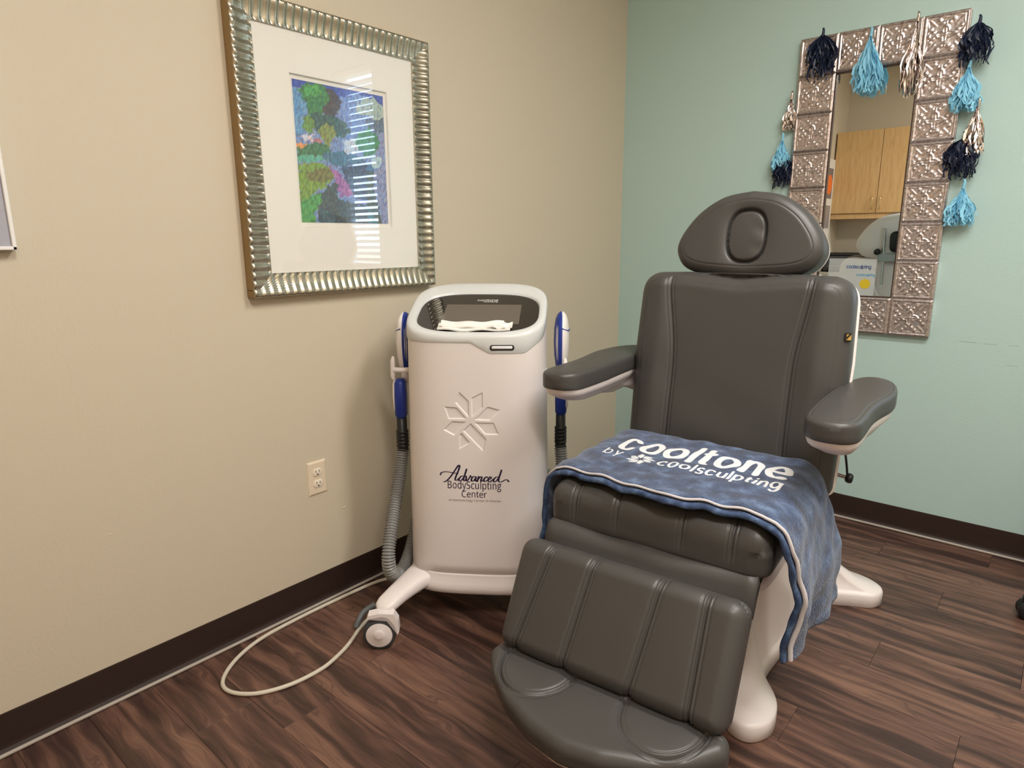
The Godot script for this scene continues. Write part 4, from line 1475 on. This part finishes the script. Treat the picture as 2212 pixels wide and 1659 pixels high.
	mb = cushion(ho, 0.100, 0.040, func(x, y, d):
		var q := Vector2(x / 0.056, (y - 0.014) / 0.077)
		var r := pow(pow(absf(q.x), 2.6) + pow(absf(q.y), 2.6), 1.0 / 2.6)
		var e := (r - 1.0) * 0.062
		var h := -0.016 * exp(-pow(e / 0.0035, 2.0)) - 0.010 * exp(-absf(maxf(e, 0.0)) / 0.020)
		if r < 1.0: h += 0.002 + 0.004 * (1.0 - r * r) + 0.0012 * sin(y * 110.0 + x * 30.0) * smoothstep(0.0, 0.05, x)
		h -= 0.0016 * exp(-pow((d - 0.030) / 0.0018, 2.0))
		return h, 210, 130)
	var hv := Vector3(0, 1.0, -0.17).normalized()
	var hf := pad_frame(Vector3(-0.002, 1.2, 0.036), hv)
	hf.origin -= hf.basis.z * 0.135
	mb.xf(hf)
	obj("headrest", mb, leather, t)
	mb = plate(ho, [[-0.024, 0.05], [-0.020, 0.02], [-0.008, 0.002], [0.006, 0.0], [0.010, 0.002], [0.011, 0.008]], Vector2(0, 0))
	mb.xf(hf)
	obj("headrest_shell", mb, shell, t)
	var steel := mat(rgb(196, 198, 200), 0.2, 1.0)
	var jet := mat(rgb(24, 24, 26), 0.4)
	for e in [-0.065, 0.065]:
		mb = MB.new()
		mb.tube([Vector3(e, -0.24, -0.034), Vector3(e, 0.075, -0.034)], 0.0085, 12)
		mb.xf(hf)
		obj("headrest_post", mb, steel, t)
	mb = MB.new()
	mb.box(Vector3(0, -0.085, -0.036), Vector3(0.19, 0.045, 0.022), 0.004)
	mb.xf(hf)
	obj("headrest_clamp", mb, mat(rgb(168, 172, 174), 0.35, 0.3), t)
	for e in [-0.092, 0.092]:
		mb = MB.new()
		mb.lathe([Vector2(0.012, -0.010), Vector2(0.017, -0.004), Vector2(0.017, 0.010), Vector2(0.010, 0.016)], Vector3(e, -0.052, -0.046), Vector3(0, 0, -1), 18)
		mb.xf(hf)
		obj("clamp_knob", mb, jet, t)
	mb = plate(round_outline([Vector2(-0.034, -0.055), Vector2(0.034, -0.055), Vector2(0.034, 0.060), Vector2(-0.034, 0.060)], 0.034), [[-0.048, 0.012], [-0.042, 0.0], [-0.020, 0.0]])
	mb.xf(hf)
	obj("release_handle", mb, jet, t)
	# --- arms
	var ao := PackedVector2Array()
	var araw := []
	for p in [[0.289, 0.28], [0.291, 0.40], [0.299, 0.452], [0.324, 0.481], [0.358, 0.489], [0.392, 0.480], [0.412, 0.448], [0.417, 0.38], [0.420, 0.25], [0.443, 0.09], [0.436, -0.03], [0.412, -0.095], [0.372, -0.125], [0.335, -0.10], [0.314, -0.03], [0.296, 0.12], [0.289, 0.28]]: araw.append(Vector3(p[0], -p[1], 0))
	for p in smooth_path(araw, 4): ao.append(Vector2(p.x, p.y))
	ao.remove_at(ao.size() - 1)
	for s in [1.0, -1.0]:
		var po := ao if s > 0 else mirrored(ao, -0.015)
		var top := 0.800 if s > 0 else 0.828
		var cx := 0.365 if s > 0 else -0.380
		var arm := Node3D.new()
		arm.name = "armrest"
		t.add_child(arm, true)
		mb = cushion(po, 0.050, 0.013, func(x, y, d): return 0.004 * smoothstep(0.0, 0.05, d) - 0.0020 * exp(-pow((d - 0.012) / 0.002, 2.0)), 60, 130, 0.006)
		mb.xf(pad_frame(Vector3(0, top - 0.052, 0), Vector3(0, 0, -1)))
		obj("arm_pad", mb, leather, arm)
		mb = MB.new()
		rings = []
		for e in [[-0.106, 0.66, 0.40], [-0.103, 0.52, 0.56], [-0.096, 0.40, 0.70], [-0.086, 0.30, 0.80], [-0.080, 0.24, 0.84], [-0.077, 0.17, 0.885], [-0.070, 0.10, 0.93], [-0.062, 0.07, 0.95], [-0.054, 0.05, 0.965], [-0.050, 0.05, 0.965]]:
			var ring := PackedVector3Array()
			for p in po:
				var deep: float = e[0] * (1.0 + 0.35 * smoothstep(0.10, -0.05, -p.y) * clampf(-e[0] - 0.06, 0.0, 1.0) * 12.0)
				ring.append(Vector3(lerpf(p.x, cx, e[1]), top + deep, lerpf(-p.y, 0.24, 1.0 - e[2])))
			rings.append(ring)
		mb.loft(rings)
		obj("arm_shell", mb, shell, arm)
		mb = MB.new()
		limb(mb, [Vector3(s * 0.37 + (cx - s * 0.365), top - 0.09, 0.10), Vector3(s * 0.365 + (cx - s * 0.365), top - 0.10, 0.0), Vector3(s * 0.345, top - 0.115, -0.045), Vector3(s * 0.30, top - 0.12, -0.06)], [0.04, 0.042, 0.036, 0.03], [0.022, 0.034, 0.042, 0.042], 3.0)
		obj("arm_bracket", mb, shell, arm)
	# --- release lever and its cable
	var chrome := mat(rgb(210, 210, 212), 0.08, 1.0)
	var black := mat(rgb(22, 22, 24), 0.4)
	mb = MB.new()
	mb.tube([Vector3(0.22, 0.541, 0.03), Vector3(0.346, 0.524, 0.032)], 0.0062, 14)
	obj("lever", mb, chrome, t)
	mb = MB.new()
	mb.lathe([Vector2(0.009, -0.004), Vector2(0.0135, 0.0), Vector2(0.015, 0.006), Vector2(0.0135, 0.013), Vector2(0.009, 0.016)], Vector3(0.344, 0.5245, 0.032), Vector3(1, -0.13, 0.0), 22)
	obj("lever_knob", mb, black, t)
	mb = MB.new()
	mb.tube(smooth_path([Vector3(0.352, 0.73, 0.26), Vector3(0.345, 0.66, 0.15), Vector3(0.340, 0.61, 0.08), Vector3(0.342, 0.56, 0.042), Vector3(0.345, 0.53, 0.034)], 8), 0.0032, 8)
	obj("cable", mb, black, t)
	for part in t.get_children():
		if part.name != "base": part.transform = Transform3D(Basis().scaled(Vector3.ONE * CK), Vector3(0, CLIFT, 0)) * part.transform

# ---------------------------------------------------------------- folded blanket over the seat
var section: Array          # points (l, y) of the drape across the chair
var section_at: PackedFloat32Array   # length along it, zero over the chair's middle

func drape(q: float) -> Vector2:
	var k := section_at.bsearch(q)
	k = clampi(k, 1, section.size() - 1)
	return section[k - 1].lerp(section[k], (q - section_at[k - 1]) / (section_at[k] - section_at[k - 1]))

func hem_front(q: float) -> float:
	# depth of the front hem for a place across
	var xs := [-0.52, -0.42, -0.33, -0.27, -0.15, -0.05, 0.06, 0.15, 0.22, 0.28, 0.33, 0.38, 0.45, 0.52, 0.60, 0.68]
	var zs := [0.600, 0.592, 0.600, 0.606, 0.618, 0.634, 0.655, 0.632, 0.622, 0.632, 0.628, 0.614, 0.598, 0.592, 0.596, 0.600]
	for i in xs.size() - 1:
		if q <= xs[i + 1]: return lerpf(zs[i], zs[i + 1], smoothstep(0.0, 1.0, (q - xs[i]) / (xs[i + 1] - xs[i])))
	return zs[zs.size() - 1]

func hem_rear(q: float) -> float:
	var xs := [-0.52, -0.30, 0.0, 0.26, 0.34, 0.45, 0.68]
	var zs := [0.20, 0.165, 0.168, 0.180, 0.225, 0.22, 0.20]
	for i in xs.size() - 1:
		if q <= xs[i + 1]: return lerpf(zs[i], zs[i + 1], clampf((q - xs[i]) / (xs[i + 1] - xs[i]), 0, 1))
	return zs[zs.size() - 1]

func blanket_point(q: float, f: float, lift: float) -> Vector3:
	# f 0 at the front hem, 1 at the rear
	var p := drape(q)
	var a := drape(clampf(q - 0.01, section_at[0], section_at[-1]))
	var b := drape(clampf(q + 0.01, section_at[0], section_at[-1]))
	var d := (b - a).normalized()
	var n := Vector2(-d.y, d.x)
	var s := lerpf(hem_front(q), hem_rear(q), f)
	var wave := 0.0
	if q > 0.30: wave = (0.009 * sin((s - 0.2) * 34.0 + q * 5.0) + 0.030 * smoothstep(0.50, 0.24, s)) * smoothstep(0.34, 0.62, q)
	var crumple := 0.0022 * sin(q * 37.0 + s * 11.0) * sin(s * 41.0 - q * 13.0) + 0.0016 * sin(q * 71.0 - s * 53.0)
	var bulge := 0.005 * exp(-pow((q - 0.05) / 0.10, 2.0)) * exp(-pow(f / 0.25, 2.0))
	p += n * (lift + wave + crumple + bulge)
	return Vector3(p.x, p.y, s)

func pen_draw(buf: PackedByteArray, W: int, H: int, line: Array, w: float, col: Color):
	for i in line.size() - 1:
		var a: Vector2 = line[i]
		var b: Vector2 = line[i + 1]
		for y in range(maxi(int(minf(a.y, b.y) - w) - 1, 0), mini(int(maxf(a.y, b.y) + w) + 2, H)):
			for x in range(maxi(int(minf(a.x, b.x) - w) - 1, 0), mini(int(maxf(a.x, b.x) + w) + 2, W)):
				var p := Vector2(x, y)
				var d := p.distance_to(Geometry2D.get_closest_point_to_segment(p, a, b))
				var k := clampf(w / 2.0 - d + 0.5, 0.0, 1.0)
				if k > 0.0:
					var j := (y * W + x) * 3
					buf[j] = maxi(buf[j], int(lerpf(buf[j], col.r * 255, k)))
					buf[j + 1] = maxi(buf[j + 1], int(lerpf(buf[j + 1], col.g * 255, k)))
					buf[j + 2] = maxi(buf[j + 2], int(lerpf(buf[j + 2], col.b * 255, k)))

func blanket():
	section = [Vector2(-0.330, 0.30), Vector2(-0.328, 0.36), Vector2(-0.325, 0.42), Vector2(-0.320, 0.48), Vector2(-0.315, 0.525), Vector2(-0.304, 0.555), Vector2(-0.286, 0.573), Vector2(-0.262, 0.580)]
	for i in 13: section.append(Vector2(lerpf(-0.23, 0.23, i / 12.0), 0.582))
	section.append_array([Vector2(0.258, 0.581), Vector2(0.282, 0.575), Vector2(0.300, 0.560), Vector2(0.312, 0.535), Vector2(0.322, 0.49), Vector2(0.332, 0.445), Vector2(0.341, 0.40), Vector2(0.338, 0.36), Vector2(0.330, 0.32), Vector2(0.326, 0.28), Vector2(0.328, 0.24)])
	var total := 0.0
	section_at = PackedFloat32Array([0.0])
	for i in section.size() - 1:
		total += section[i].distance_to(section[i + 1])
		section_at.append(total)
	var zero := 0.0
	for i in section.size():
		if absf(section[i].x) < 0.001: zero = section_at[i]
	for i in section_at.size(): section_at[i] -= zero
	var q0 := section_at[0]
	var q1 := section_at[-1]
	# plush cloth and its print, drawn flat
	var W := 1800
	var H := 860
	var scale := W / (q1 - q0)
	var n := FastNoiseLite.new()
	n.seed = 33
	n.frequency = 0.011
	n.fractal_octaves = 5
	n.domain_warp_enabled = true
	n.domain_warp_amplitude = 40.0
	n.domain_warp_frequency = 0.008
	var im := n.get_image(W, H)
	im.convert(Image.FORMAT_L8)
	var src := im.get_data()
	n.frequency = 0.16
	n.domain_warp_enabled = false
	var im2 := n.get_image(W, H)
	im2.convert(Image.FORMAT_L8)
	var fibre := im2.get_data()
	var lut := []
	var stops := [rgb(28, 38, 62), rgb(40, 54, 84), rgb(54, 74, 108), rgb(84, 106, 142), rgb(130, 148, 178)]
	for i in 256:
		var tt := i / 255.0 * 3.999
		lut.append(stops[int(tt)].lerp(stops[int(tt) + 1], tt - int(tt)))
	var buf := PackedByteArray()
	buf.resize(W * H * 3)
	for i in W * H:
		var c: Color = lut[clampi(int(src[i] * 0.85 + fibre[i] * 0.35) - 22, 0, 255)]
		buf[i * 3] = int(c.r * 255); buf[i * 3 + 1] = int(c.g * 255); buf[i * 3 + 2] = int(c.b * 255)
	var px := func(l: float, s: float): return Vector2((l - q0) * scale, (s - 0.16) / 0.50 * H)
	var white := rgb(238, 238, 240)
	var vs := H / 0.50
	var words := [["cooltone", -0.226, 0.256, 0.384, 0.110, 0.0195], ["by", -0.234, -0.180, 0.438, 0.034, 0.0050], ["coolsculpting", -0.068, 0.254, 0.450, 0.044, 0.0075]]
	for e in words:
		var word := pen_word(e[0], 0.66 if e[0] != "by" else 0.8)
		var k: float = (e[2] - e[1] - e[5]) / word[0]
		for l in word[1]:
			var line := []
			for p in l:
				var slant: float = -0.06 * (p.x / word[0] - 0.5) * e[4]
				line.append(px.call(e[1] + e[5] / 2 + p.x * k, e[3] - e[5] / 2 - p.y * (e[4] - e[5]) + slant))
			pen_draw(buf, W, H, line, e[5] * scale, white)
	# the snowflake of eight kite petals
	for k in 8:
		var a := TAU * (k + 0.5) / 8.0
		var c := Vector2(-0.115, 0.436)
		for j in 9:
			var f := j / 8.0
			var side := lerpf(-0.0092, 0.0092, f)
			var tip := 0.041 - absf(side - 0.003) * 1.0
			var d := Vector2(cos(a), sin(a))
			var m := Vector2(-d.y, d.x)
			var p0 := c + d * (0.0085 + absf(side) * 1.2) + m * side * 0.7
			var p1 := c + d * tip + m * side
			pen_draw(buf, W, H, [px.call(p0.x, p0.y), px.call(p1.x, p1.y)], 0.0020 * scale, white)
	var plush := mat(Color.WHITE, 0.85)
	plush.albedo_texture = ImageTexture.create_from_image(Image.create_from_data(W, H, false, Image.FORMAT_RGB8, buf))
	plush.rim_enabled = true
	plush.rim = 0.6
	plush.normal_enabled = true
	n.frequency = 0.09
	var bump := n.get_image(W, H)
	bump.convert(Image.FORMAT_RGBA8)
	bump.bump_map_to_normal_map(6.0)
	plush.normal_texture = ImageTexture.create_from_image(bump)
	plush.normal_scale = 0.7
	var t := thing("plush_blanket", "folded blue plush blanket with white lettering draped over the chair seat", "blanket", CO + Vector3(0, CLIFT, 0), CA)
	t.scale = Vector3.ONE * CK
	var mb := MB.new()
	var NQ := 170
	var NF := 60
	for layer in 2:
		var top := []
		var low := []
		var uvt := []
		var base := 0.004 + 0.012 * layer
		for j in NF + 1:
			var r0 := PackedVector3Array()
			var r1 := PackedVector3Array()
			var u := PackedVector2Array()
			var f := float(j) / NF
			for i in NQ + 1:
				var q := lerpf(q0, q1, float(i) / NQ)
				if layer == 1: q = clampf(q, q0 + 0.004, q1 - 0.006 + 0.022 * f)
				# the upper fold lies a little back from the lower one
				var ff := f if layer == 0 else lerpf(0.030, 1.0, f)
				var edge := minf(j, NF - j) / 3.0
				var rnd := 0.0045 * sqrt(1.0 - pow(1.0 - clampf(edge, 0.0, 1.0), 2.0))
				r0.append(blanket_point(q, ff, base + 0.001 + rnd)); r1.append(blanket_point(q, ff, base - 0.001 - rnd * 0.7))
				u.append(Vector2((q - q0) / (q1 - q0), (r0[i].z - 0.16) / 0.50))
			top.append(r0); low.append(r1); uvt.append(u)
		mb.grid(top, uvt)
		low.reverse()
		var uvl := uvt.duplicate()
		uvl.reverse()
		mb.grid(low, uvl)
		low.reverse()
		mb.grid([low[0], top[0]], [uvt[0], uvt[0]]); mb.grid([top[NF], low[NF]], [uvt[NF], uvt[NF]])
		for i in [0, NQ]:
			var ea := PackedVector3Array()
			var eb := PackedVector3Array()
			var eu := PackedVector2Array()
			for j in NF + 1:
				ea.append(top[j][i]); eb.append(low[j][i]); eu.append(uvt[j][i])
			mb.grid([ea, eb] if i == 0 else [eb, ea], [eu, eu])
	obj("cloth", mb, plush, t)
	# rolled front hem and the pale binding above it
	mb = MB.new()
	var path := []
	var trim := []
	for i in 141:
		var q := lerpf(q0 + 0.004, q1 - 0.008, i / 140.0)
		path.append(blanket_point(q, 0.004, 0.006))
		trim.append(blanket_point(q, 0.034, 0.0165))
	mb.tube(path, func(i, _f): return 0.0074 + 0.0008 * sin(i * 0.9), 10)
	var hem := mat(Color.WHITE, 0.9)
	hem.albedo_texture = ramp_tex(0.02, stops, 256, 51, 4)
	hem.uv1_triplanar = true
	hem.uv1_scale = Vector3.ONE * 5.0
	obj("rolled_hem", mb, hem, t)
	mb = MB.new()
	mb.tube(trim, func(_i, f): return 0.0034 + 0.0036 * smoothstep(0.62, 0.9, f) * 0.8, 8)
	obj("binding", mb, mat(rgb(198, 192, 192), 0.9), t)

# ---------------------------------------------------------------- small things along the walls
func wall_outlet():
	var t := thing("wall_outlet", "almond double power outlet low on the beige wall", "outlet", Vector3(0, 0.4391, 1.8576))
	var almond := mat(rgb(226, 210, 186), 0.4)
	var mb := MB.new()
	var rings := []
	for e in [[0.0, 0.0, 0.0], [0.0015, 0.0, 0.0], [0.0050, 0.0045, 0.0045], [0.0056, 0.0070, 0.0070]]:
		var hz: float = 0.0349 - e[1]
		var hy: float = 0.05715 - e[2]
		rings.append(PackedVector3Array([Vector3(e[0], -hy, hz), Vector3(e[0], -hy, -hz), Vector3(e[0], hy, -hz), Vector3(e[0], hy, hz)]))
	mb.g = -1
	mb.loft(rings)
	obj("cover_plate", mb, almond, t)
	var face := mat(rgb(234, 222, 204), 0.35)
	var hole := mat(rgb(38, 26, 20), 0.8)
	for s in [-1.0, 1.0]:
		var c: float = s * 0.0195
		mb = MB.new()
		rings = []
		for e in [[0.004, 0.0172, 0.0135], [0.0068, 0.0172, 0.0135], [0.0074, 0.0162, 0.0125]]:
			var ring := PackedVector3Array()
			for k in 28:
				var a := TAU * k / 28
				ring.append(Vector3(e[0], c + clampf(sin(a) * e[1], -e[2], e[2]), cos(a) * e[1]))
			rings.append(ring)
		mb.loft(rings)
		var r := obj("receptacle", mb, face, t)
		for h in [[0.0, 0.0064, 0.0022, 0.0086], [0.0, -0.0064, 0.0022, 0.0070]]:
			mb = MB.new()
			mb.box(Vector3(0.0071, c + 0.004, h[1]), Vector3(0.0012, h[3], h[2]), 0.0002)
			obj("slot", mb, hole, r)
		mb = MB.new()
		mb.lathe([Vector2(0.0026, -0.0005), Vector2(0.0026, 0.0006)], Vector3(0.0072, c - 0.0065, 0), Vector3.RIGHT, 14)
		obj("ground_hole", mb, hole, r)
	mb = MB.new()
	mb.lathe([Vector2(0.0030, 0.0), Vector2(0.0030, 0.0008), Vector2(0.0018, 0.0014)], Vector3(0.0054, 0, 0), Vector3.RIGHT, 14)
	obj("screw", mb, almond, t)

func cables():
	var grey := mat(rgb(172, 162, 152), 0.5)
	var mb := MB.new()
	var pts := []
	for p in [[0.020, 3.35], [0.021, 2.9], [0.020, 2.6], [0.022, 2.3], [0.021, 2.0], [0.020, 1.6], [0.021, 1.0], [0.020, 0.4], [0.023, 0.08], [0.035, 0.035], [0.10, 0.021], [0.5, 0.020], [1.0, 0.021], [1.5, 0.020], [2.0, 0.021], [2.6, 0.020]]: pts.append(Vector3(p[0], 0.0052, p[1]))
	mb.tube(smooth_path(pts, 8), 0.0050, 10)
	var o := obj("data_cable", mb, grey, self)
	tag(o, "pale grey cable running along the baseboards of both walls", "cable")
	mb = MB.new()
	pts = [Vector3(0.21, 0.10, 1.42), Vector3(0.14, 0.02, 1.50), Vector3(0.075, 0.0058, 1.62)]
	for p in [[0.052, 1.70], [0.044, 1.86], [0.045, 2.02], [0.056, 2.13], [0.088, 2.215], [0.135, 2.278], [0.182, 2.306], [0.232, 2.298], [0.282, 2.256], [0.316, 2.18], [0.323, 2.09], [0.306, 2.02], [0.280, 1.96], [0.245, 1.90], [0.220, 1.84], [0.20, 1.74], [0.22, 1.62]]: pts.append(Vector3(p[0], 0.0060, p[1]))
	mb.tube(smooth_path(pts, 8), 0.0058, 10)
	var pc := thing("power_cord", "cream power cord looping on the floor in front of the white machine", "cord")
	obj("cord", mb, mat(rgb(206, 198, 182), 0.5), pc)
	mb = MB.new()
	mb.tube(smooth_path([Vector3(0.236, 0.010, 1.905), Vector3(0.232, 0.028, 1.89), Vector3(0.226, 0.042, 1.865), Vector3(0.24, 0.058, 1.83)], 5), 0.0095, 10)
	obj("clip", mb, mat(rgb(92, 94, 96), 0.5), pc)
	# board whose edge shows at the photograph's left
	var t := thing("wall_poster", "white framed poster at the left edge above the long cable", "poster", Vector3(0, 1.183, 2.88))
	mb = MB.new()
	mb.box(Vector3(0.014, 0.42, 0), Vector3(0.022, 0.84, 0.60), 0.002)
	obj("print", mb, mat(rgb(168, 168, 178), 0.5), t)
	var white := mat(rgb(238, 236, 234), 0.4)
	for e in [[0.004, 0.0, 0.008, 0.616], [0.836, 0.0, 0.008, 0.616], [0.42, 0.304, 0.84, 0.008], [0.42, -0.304, 0.84, 0.008]]:
		mb = MB.new()
		mb.box(Vector3(0.015, e[0], e[1]), Vector3(0.030, e[2], e[3]), 0.0015)
		obj("frame_rail", mb, white, t)

# ---------------------------------------------------------------- what the mirror shows of the far end
func rear_of_room():
	var maple := mat(Color.WHITE, 0.45)
	maple.albedo_texture = ramp_tex(0.02, [rgb(202, 160, 106), rgb(214, 173, 118), rgb(220, 182, 128)], 256, 41)
	maple.uv1_triplanar = true
	maple.uv1_scale = Vector3(6, 0.8, 6)
	var nickel := mat(rgb(214, 196, 150), 0.25, 1.0)
	for k in 2:
		var x0 := 0.008 + k * 0.755
		var t := thing("wall_cabinet", ["maple wall cabinet nearest the poster, seen in the mirror", "maple wall cabinet further from the poster, beside its twin"][k], "cabinet", Vector3(x0, 1.36, ROOM_Z), 0.0, "maple wall cabinets")
		var mb := MB.new()
		mb.box(Vector3(0.376, 0.400, -0.148), Vector3(0.750, 0.700, 0.292), 0.002)
		obj("body", mb, maple, t)
		mb = MB.new()
		mb.box(Vector3(0.376, 0.022, -0.290), Vector3(0.750, 0.044, 0.020), 0.002)
		obj("valance", mb, maple, t)
		for d in 2:
			mb = MB.new()
			mb.box(Vector3(0.189 + d * 0.374, 0.400, -0.305), Vector3(0.370, 0.702, 0.020), 0.002)
			var door := obj("door", mb, maple, t)
			mb = MB.new()
			var hx := 0.344 if d == 0 else 0.408
			mb.tube(smooth_path([Vector3(hx, 0.085, -0.314), Vector3(hx, 0.088, -0.336), Vector3(hx, 0.135, -0.342), Vector3(hx, 0.182, -0.336), Vector3(hx, 0.185, -0.314)], 4), 0.0045, 10)
			obj("handle", mb, nickel, door)
	var base := thing("base_cabinet", "long maple base cabinet under the rear counter", "cabinet", Vector3(0.01, 0, ROOM_Z))
	var mb := MB.new()
	mb.box(Vector3(0.76, 0.475, -0.29), Vector3(1.51, 0.75, 0.56), 0.003)
	obj("body", mb, maple, base)
	mb = MB.new()
	mb.box(Vector3(0.76, 0.05, -0.26), Vector3(1.51, 0.10, 0.48), 0.003)
	obj("toe_kick", mb, mat(rgb(46, 29, 24), 0.6), base)
	for d in 4:
		mb = MB.new()
		mb.box(Vector3(0.195 + d * 0.377, 0.475, -0.580), Vector3(0.370, 0.74, 0.020), 0.002)
		var door := obj("door", mb, maple, base)
		mb = MB.new()
		mb.tube(smooth_path([Vector3(0.33 + d * 0.377, 0.70, -0.589), Vector3(0.33 + d * 0.377, 0.703, -0.612), Vector3(0.33 + d * 0.377, 0.80, -0.612), Vector3(0.33 + d * 0.377, 0.803, -0.589)], 4), 0.0045, 8)
		obj("handle", mb, nickel, door)
	mb = MB.new()
	mb.box(Vector3(0.77, 0.872, ROOM_Z - 0.305), Vector3(1.535, 0.04, 0.608), 0.006)
	var top := obj("countertop", mb, mat(rgb(172, 168, 156), 0.35), self)
	tag(top, "grey laminate countertop along the rear wall", "countertop")
	var pr := thing("printer", "low dark grey desktop printer on the rear counter", "printer", Vector3(0.20, 0.892, 3.70))
	mb = MB.new()
	mb.box(Vector3(0, 0.07, 0), Vector3(0.36, 0.14, 0.30), 0.012)
	obj("body", mb, mat(rgb(62, 62, 64), 0.5), pr)
	mb = MB.new()
	mb.box(Vector3(0, 0.155, 0.01), Vector3(0.34, 0.030, 0.26), 0.008)
	obj("lid", mb, mat(rgb(40, 40, 42), 0.35), pr)
	mb = MB.new()
	mb.box(Vector3(0, 0.05, -0.19), Vector3(0.24, 0.012, 0.10), 0.003)
	obj("paper_tray", mb, mat(rgb(84, 84, 86), 0.5), pr)
	# poster with an orange picture on the beige wall
	var po := thing("wall_poster", "poster with an orange picture, only seen in the mirror", "poster", Vector3(0, 0.95, 3.47))
	mb = MB.new()
	mb.box(Vector3(0.010, 0.465, 0), Vector3(0.016, 0.93, 0.36), 0.002)
	obj("board", mb, mat(rgb(226, 222, 216), 0.5), po)
	for e in [[0.72, 0.06, 0.26, 0.26, rgb(122, 112, 112)], [0.43, 0.03, 0.20, 0.24, rgb(150, 140, 138)], [0.14, 0.03, 0.10, 0.26, rgb(70, 84, 104)]]:
		mb = MB.new()
		mb.box(Vector3(0.0186, e[0], 0.0), Vector3(0.0012, e[2], 0.28), 0.0)
		obj("printed_panel", mb, mat(e[4], 0.5), po)
	mb = MB.new()
	mb.g = -1
	mb.lathe([Vector2(0.085, 0.0), Vector2(0.085, 0.0008)], Vector3(0.0193, 0.71, 0.05), Vector3.RIGHT, 24)
	obj("orange_print", mb, mat(rgb(240, 120, 50), 0.5), po)
	# clear cling sheet low on the mirror
	var cl := thing("mirror_decal", "clear printed sheet with yellow round dot stuck low on mirror", "decal", Vector3(1.105, 0.947, 0.0128))
	var film := mat(Color(0.92, 0.94, 0.95, 0.12), 0.25)
	film.transparency = BaseMaterial3D.TRANSPARENCY_ALPHA
	mb = MB.new()
	mb.box(Vector3(0, 0.084, 0), Vector3(0.178, 0.168, 0.0008), 0.0)
	obj("film", mb, film, cl)
	mb = MB.new()
	mb.g = -1
	mb.lathe([Vector2(0.0195, 0.0), Vector2(0.0195, 0.0005)], Vector3(0.054, 0.068, 0.0006), Vector3(0, 0, 1), 32)
	obj("yellow_dot", mb, mat(rgb(206, 180, 34), 0.5), cl)
	mb = MB.new()
	var word := pen_word("coolsculpting")
	for l in word[1]: ribbon(mb, l, 0.30, func(q): return Vector3(-0.020 + q.x * 0.090 / word[0], 0.130 + q.y * 0.009, 0.0008))
	obj("lettering", mb, mat(rgb(52, 84, 142), 0.5), cl)
	mb = MB.new()
	for l in word[1]: ribbon(mb, l, 0.30, func(q): return Vector3(0.020 + q.x * 0.066 / word[0], 0.100 + q.y * 0.006, 0.0008))
	obj("lettering", mb, mat(rgb(88, 164, 200), 0.5), cl)

func stool():
	var t := thing("rolling_stool", "black rolling stool whose caster shows at the right edge", "stool", Vector3(2.09, 0, 0.40))
	var black := mat(rgb(22, 23, 25), 0.45)
	var mb := MB.new()
	mb.lathe([Vector2(0.19, 0.455), Vector2(0.20, 0.475), Vector2(0.20, 0.51), Vector2(0.185, 0.53), Vector2(0.10, 0.54), Vector2(0.0, 0.541)], Vector3.ZERO, Vector3.UP, 40)
	obj("seat", mb, leather, t)
	mb = MB.new()
	mb.lathe([Vector2(0.028, 0.10), Vector2(0.028, 0.26), Vector2(0.016, 0.262), Vector2(0.016, 0.45), Vector2(0.06, 0.455)], Vector3.ZERO, Vector3.UP, 24)
	obj("gas_column", mb, mat(rgb(60, 60, 62), 0.25, 0.8), t)
	for k in 5:
		var a := deg_to_rad(196.0 + 72.0 * k)
		var d := Vector3(cos(a), 0, -sin(a))
		mb = MB.new()
		limb(mb, [d * 0.02 + Vector3(0, 0.115, 0), d * 0.12 + Vector3(0, 0.105, 0), d * 0.22 + Vector3(0, 0.085, 0), d * 0.272 + Vector3(0, 0.075, 0)], [0.026, 0.022, 0.018, 0.014], [0.024, 0.020, 0.014, 0.010], 3.0)
		obj("leg", mb, black, t)
		mb = MB.new()
		var side := d.cross(Vector3.UP)
		mb.lathe([Vector2(0.012, -0.024), Vector2(0.029, -0.024), Vector2(0.031, -0.018), Vector2(0.031, -0.004), Vector2(0.022, -0.002), Vector2(0.022, 0.002), Vector2(0.031, 0.004), Vector2(0.031, 0.018), Vector2(0.029, 0.024), Vector2(0.012, 0.024)], d * 0.262 + Vector3(0, 0.031, 0), side, 24)
		mb.lathe([Vector2(0.020, -0.012), Vector2(0.020, 0.012)], d * 0.262 + Vector3(0, 0.062, 0), Vector3.UP, 14)
		obj("caster", mb, black, t)
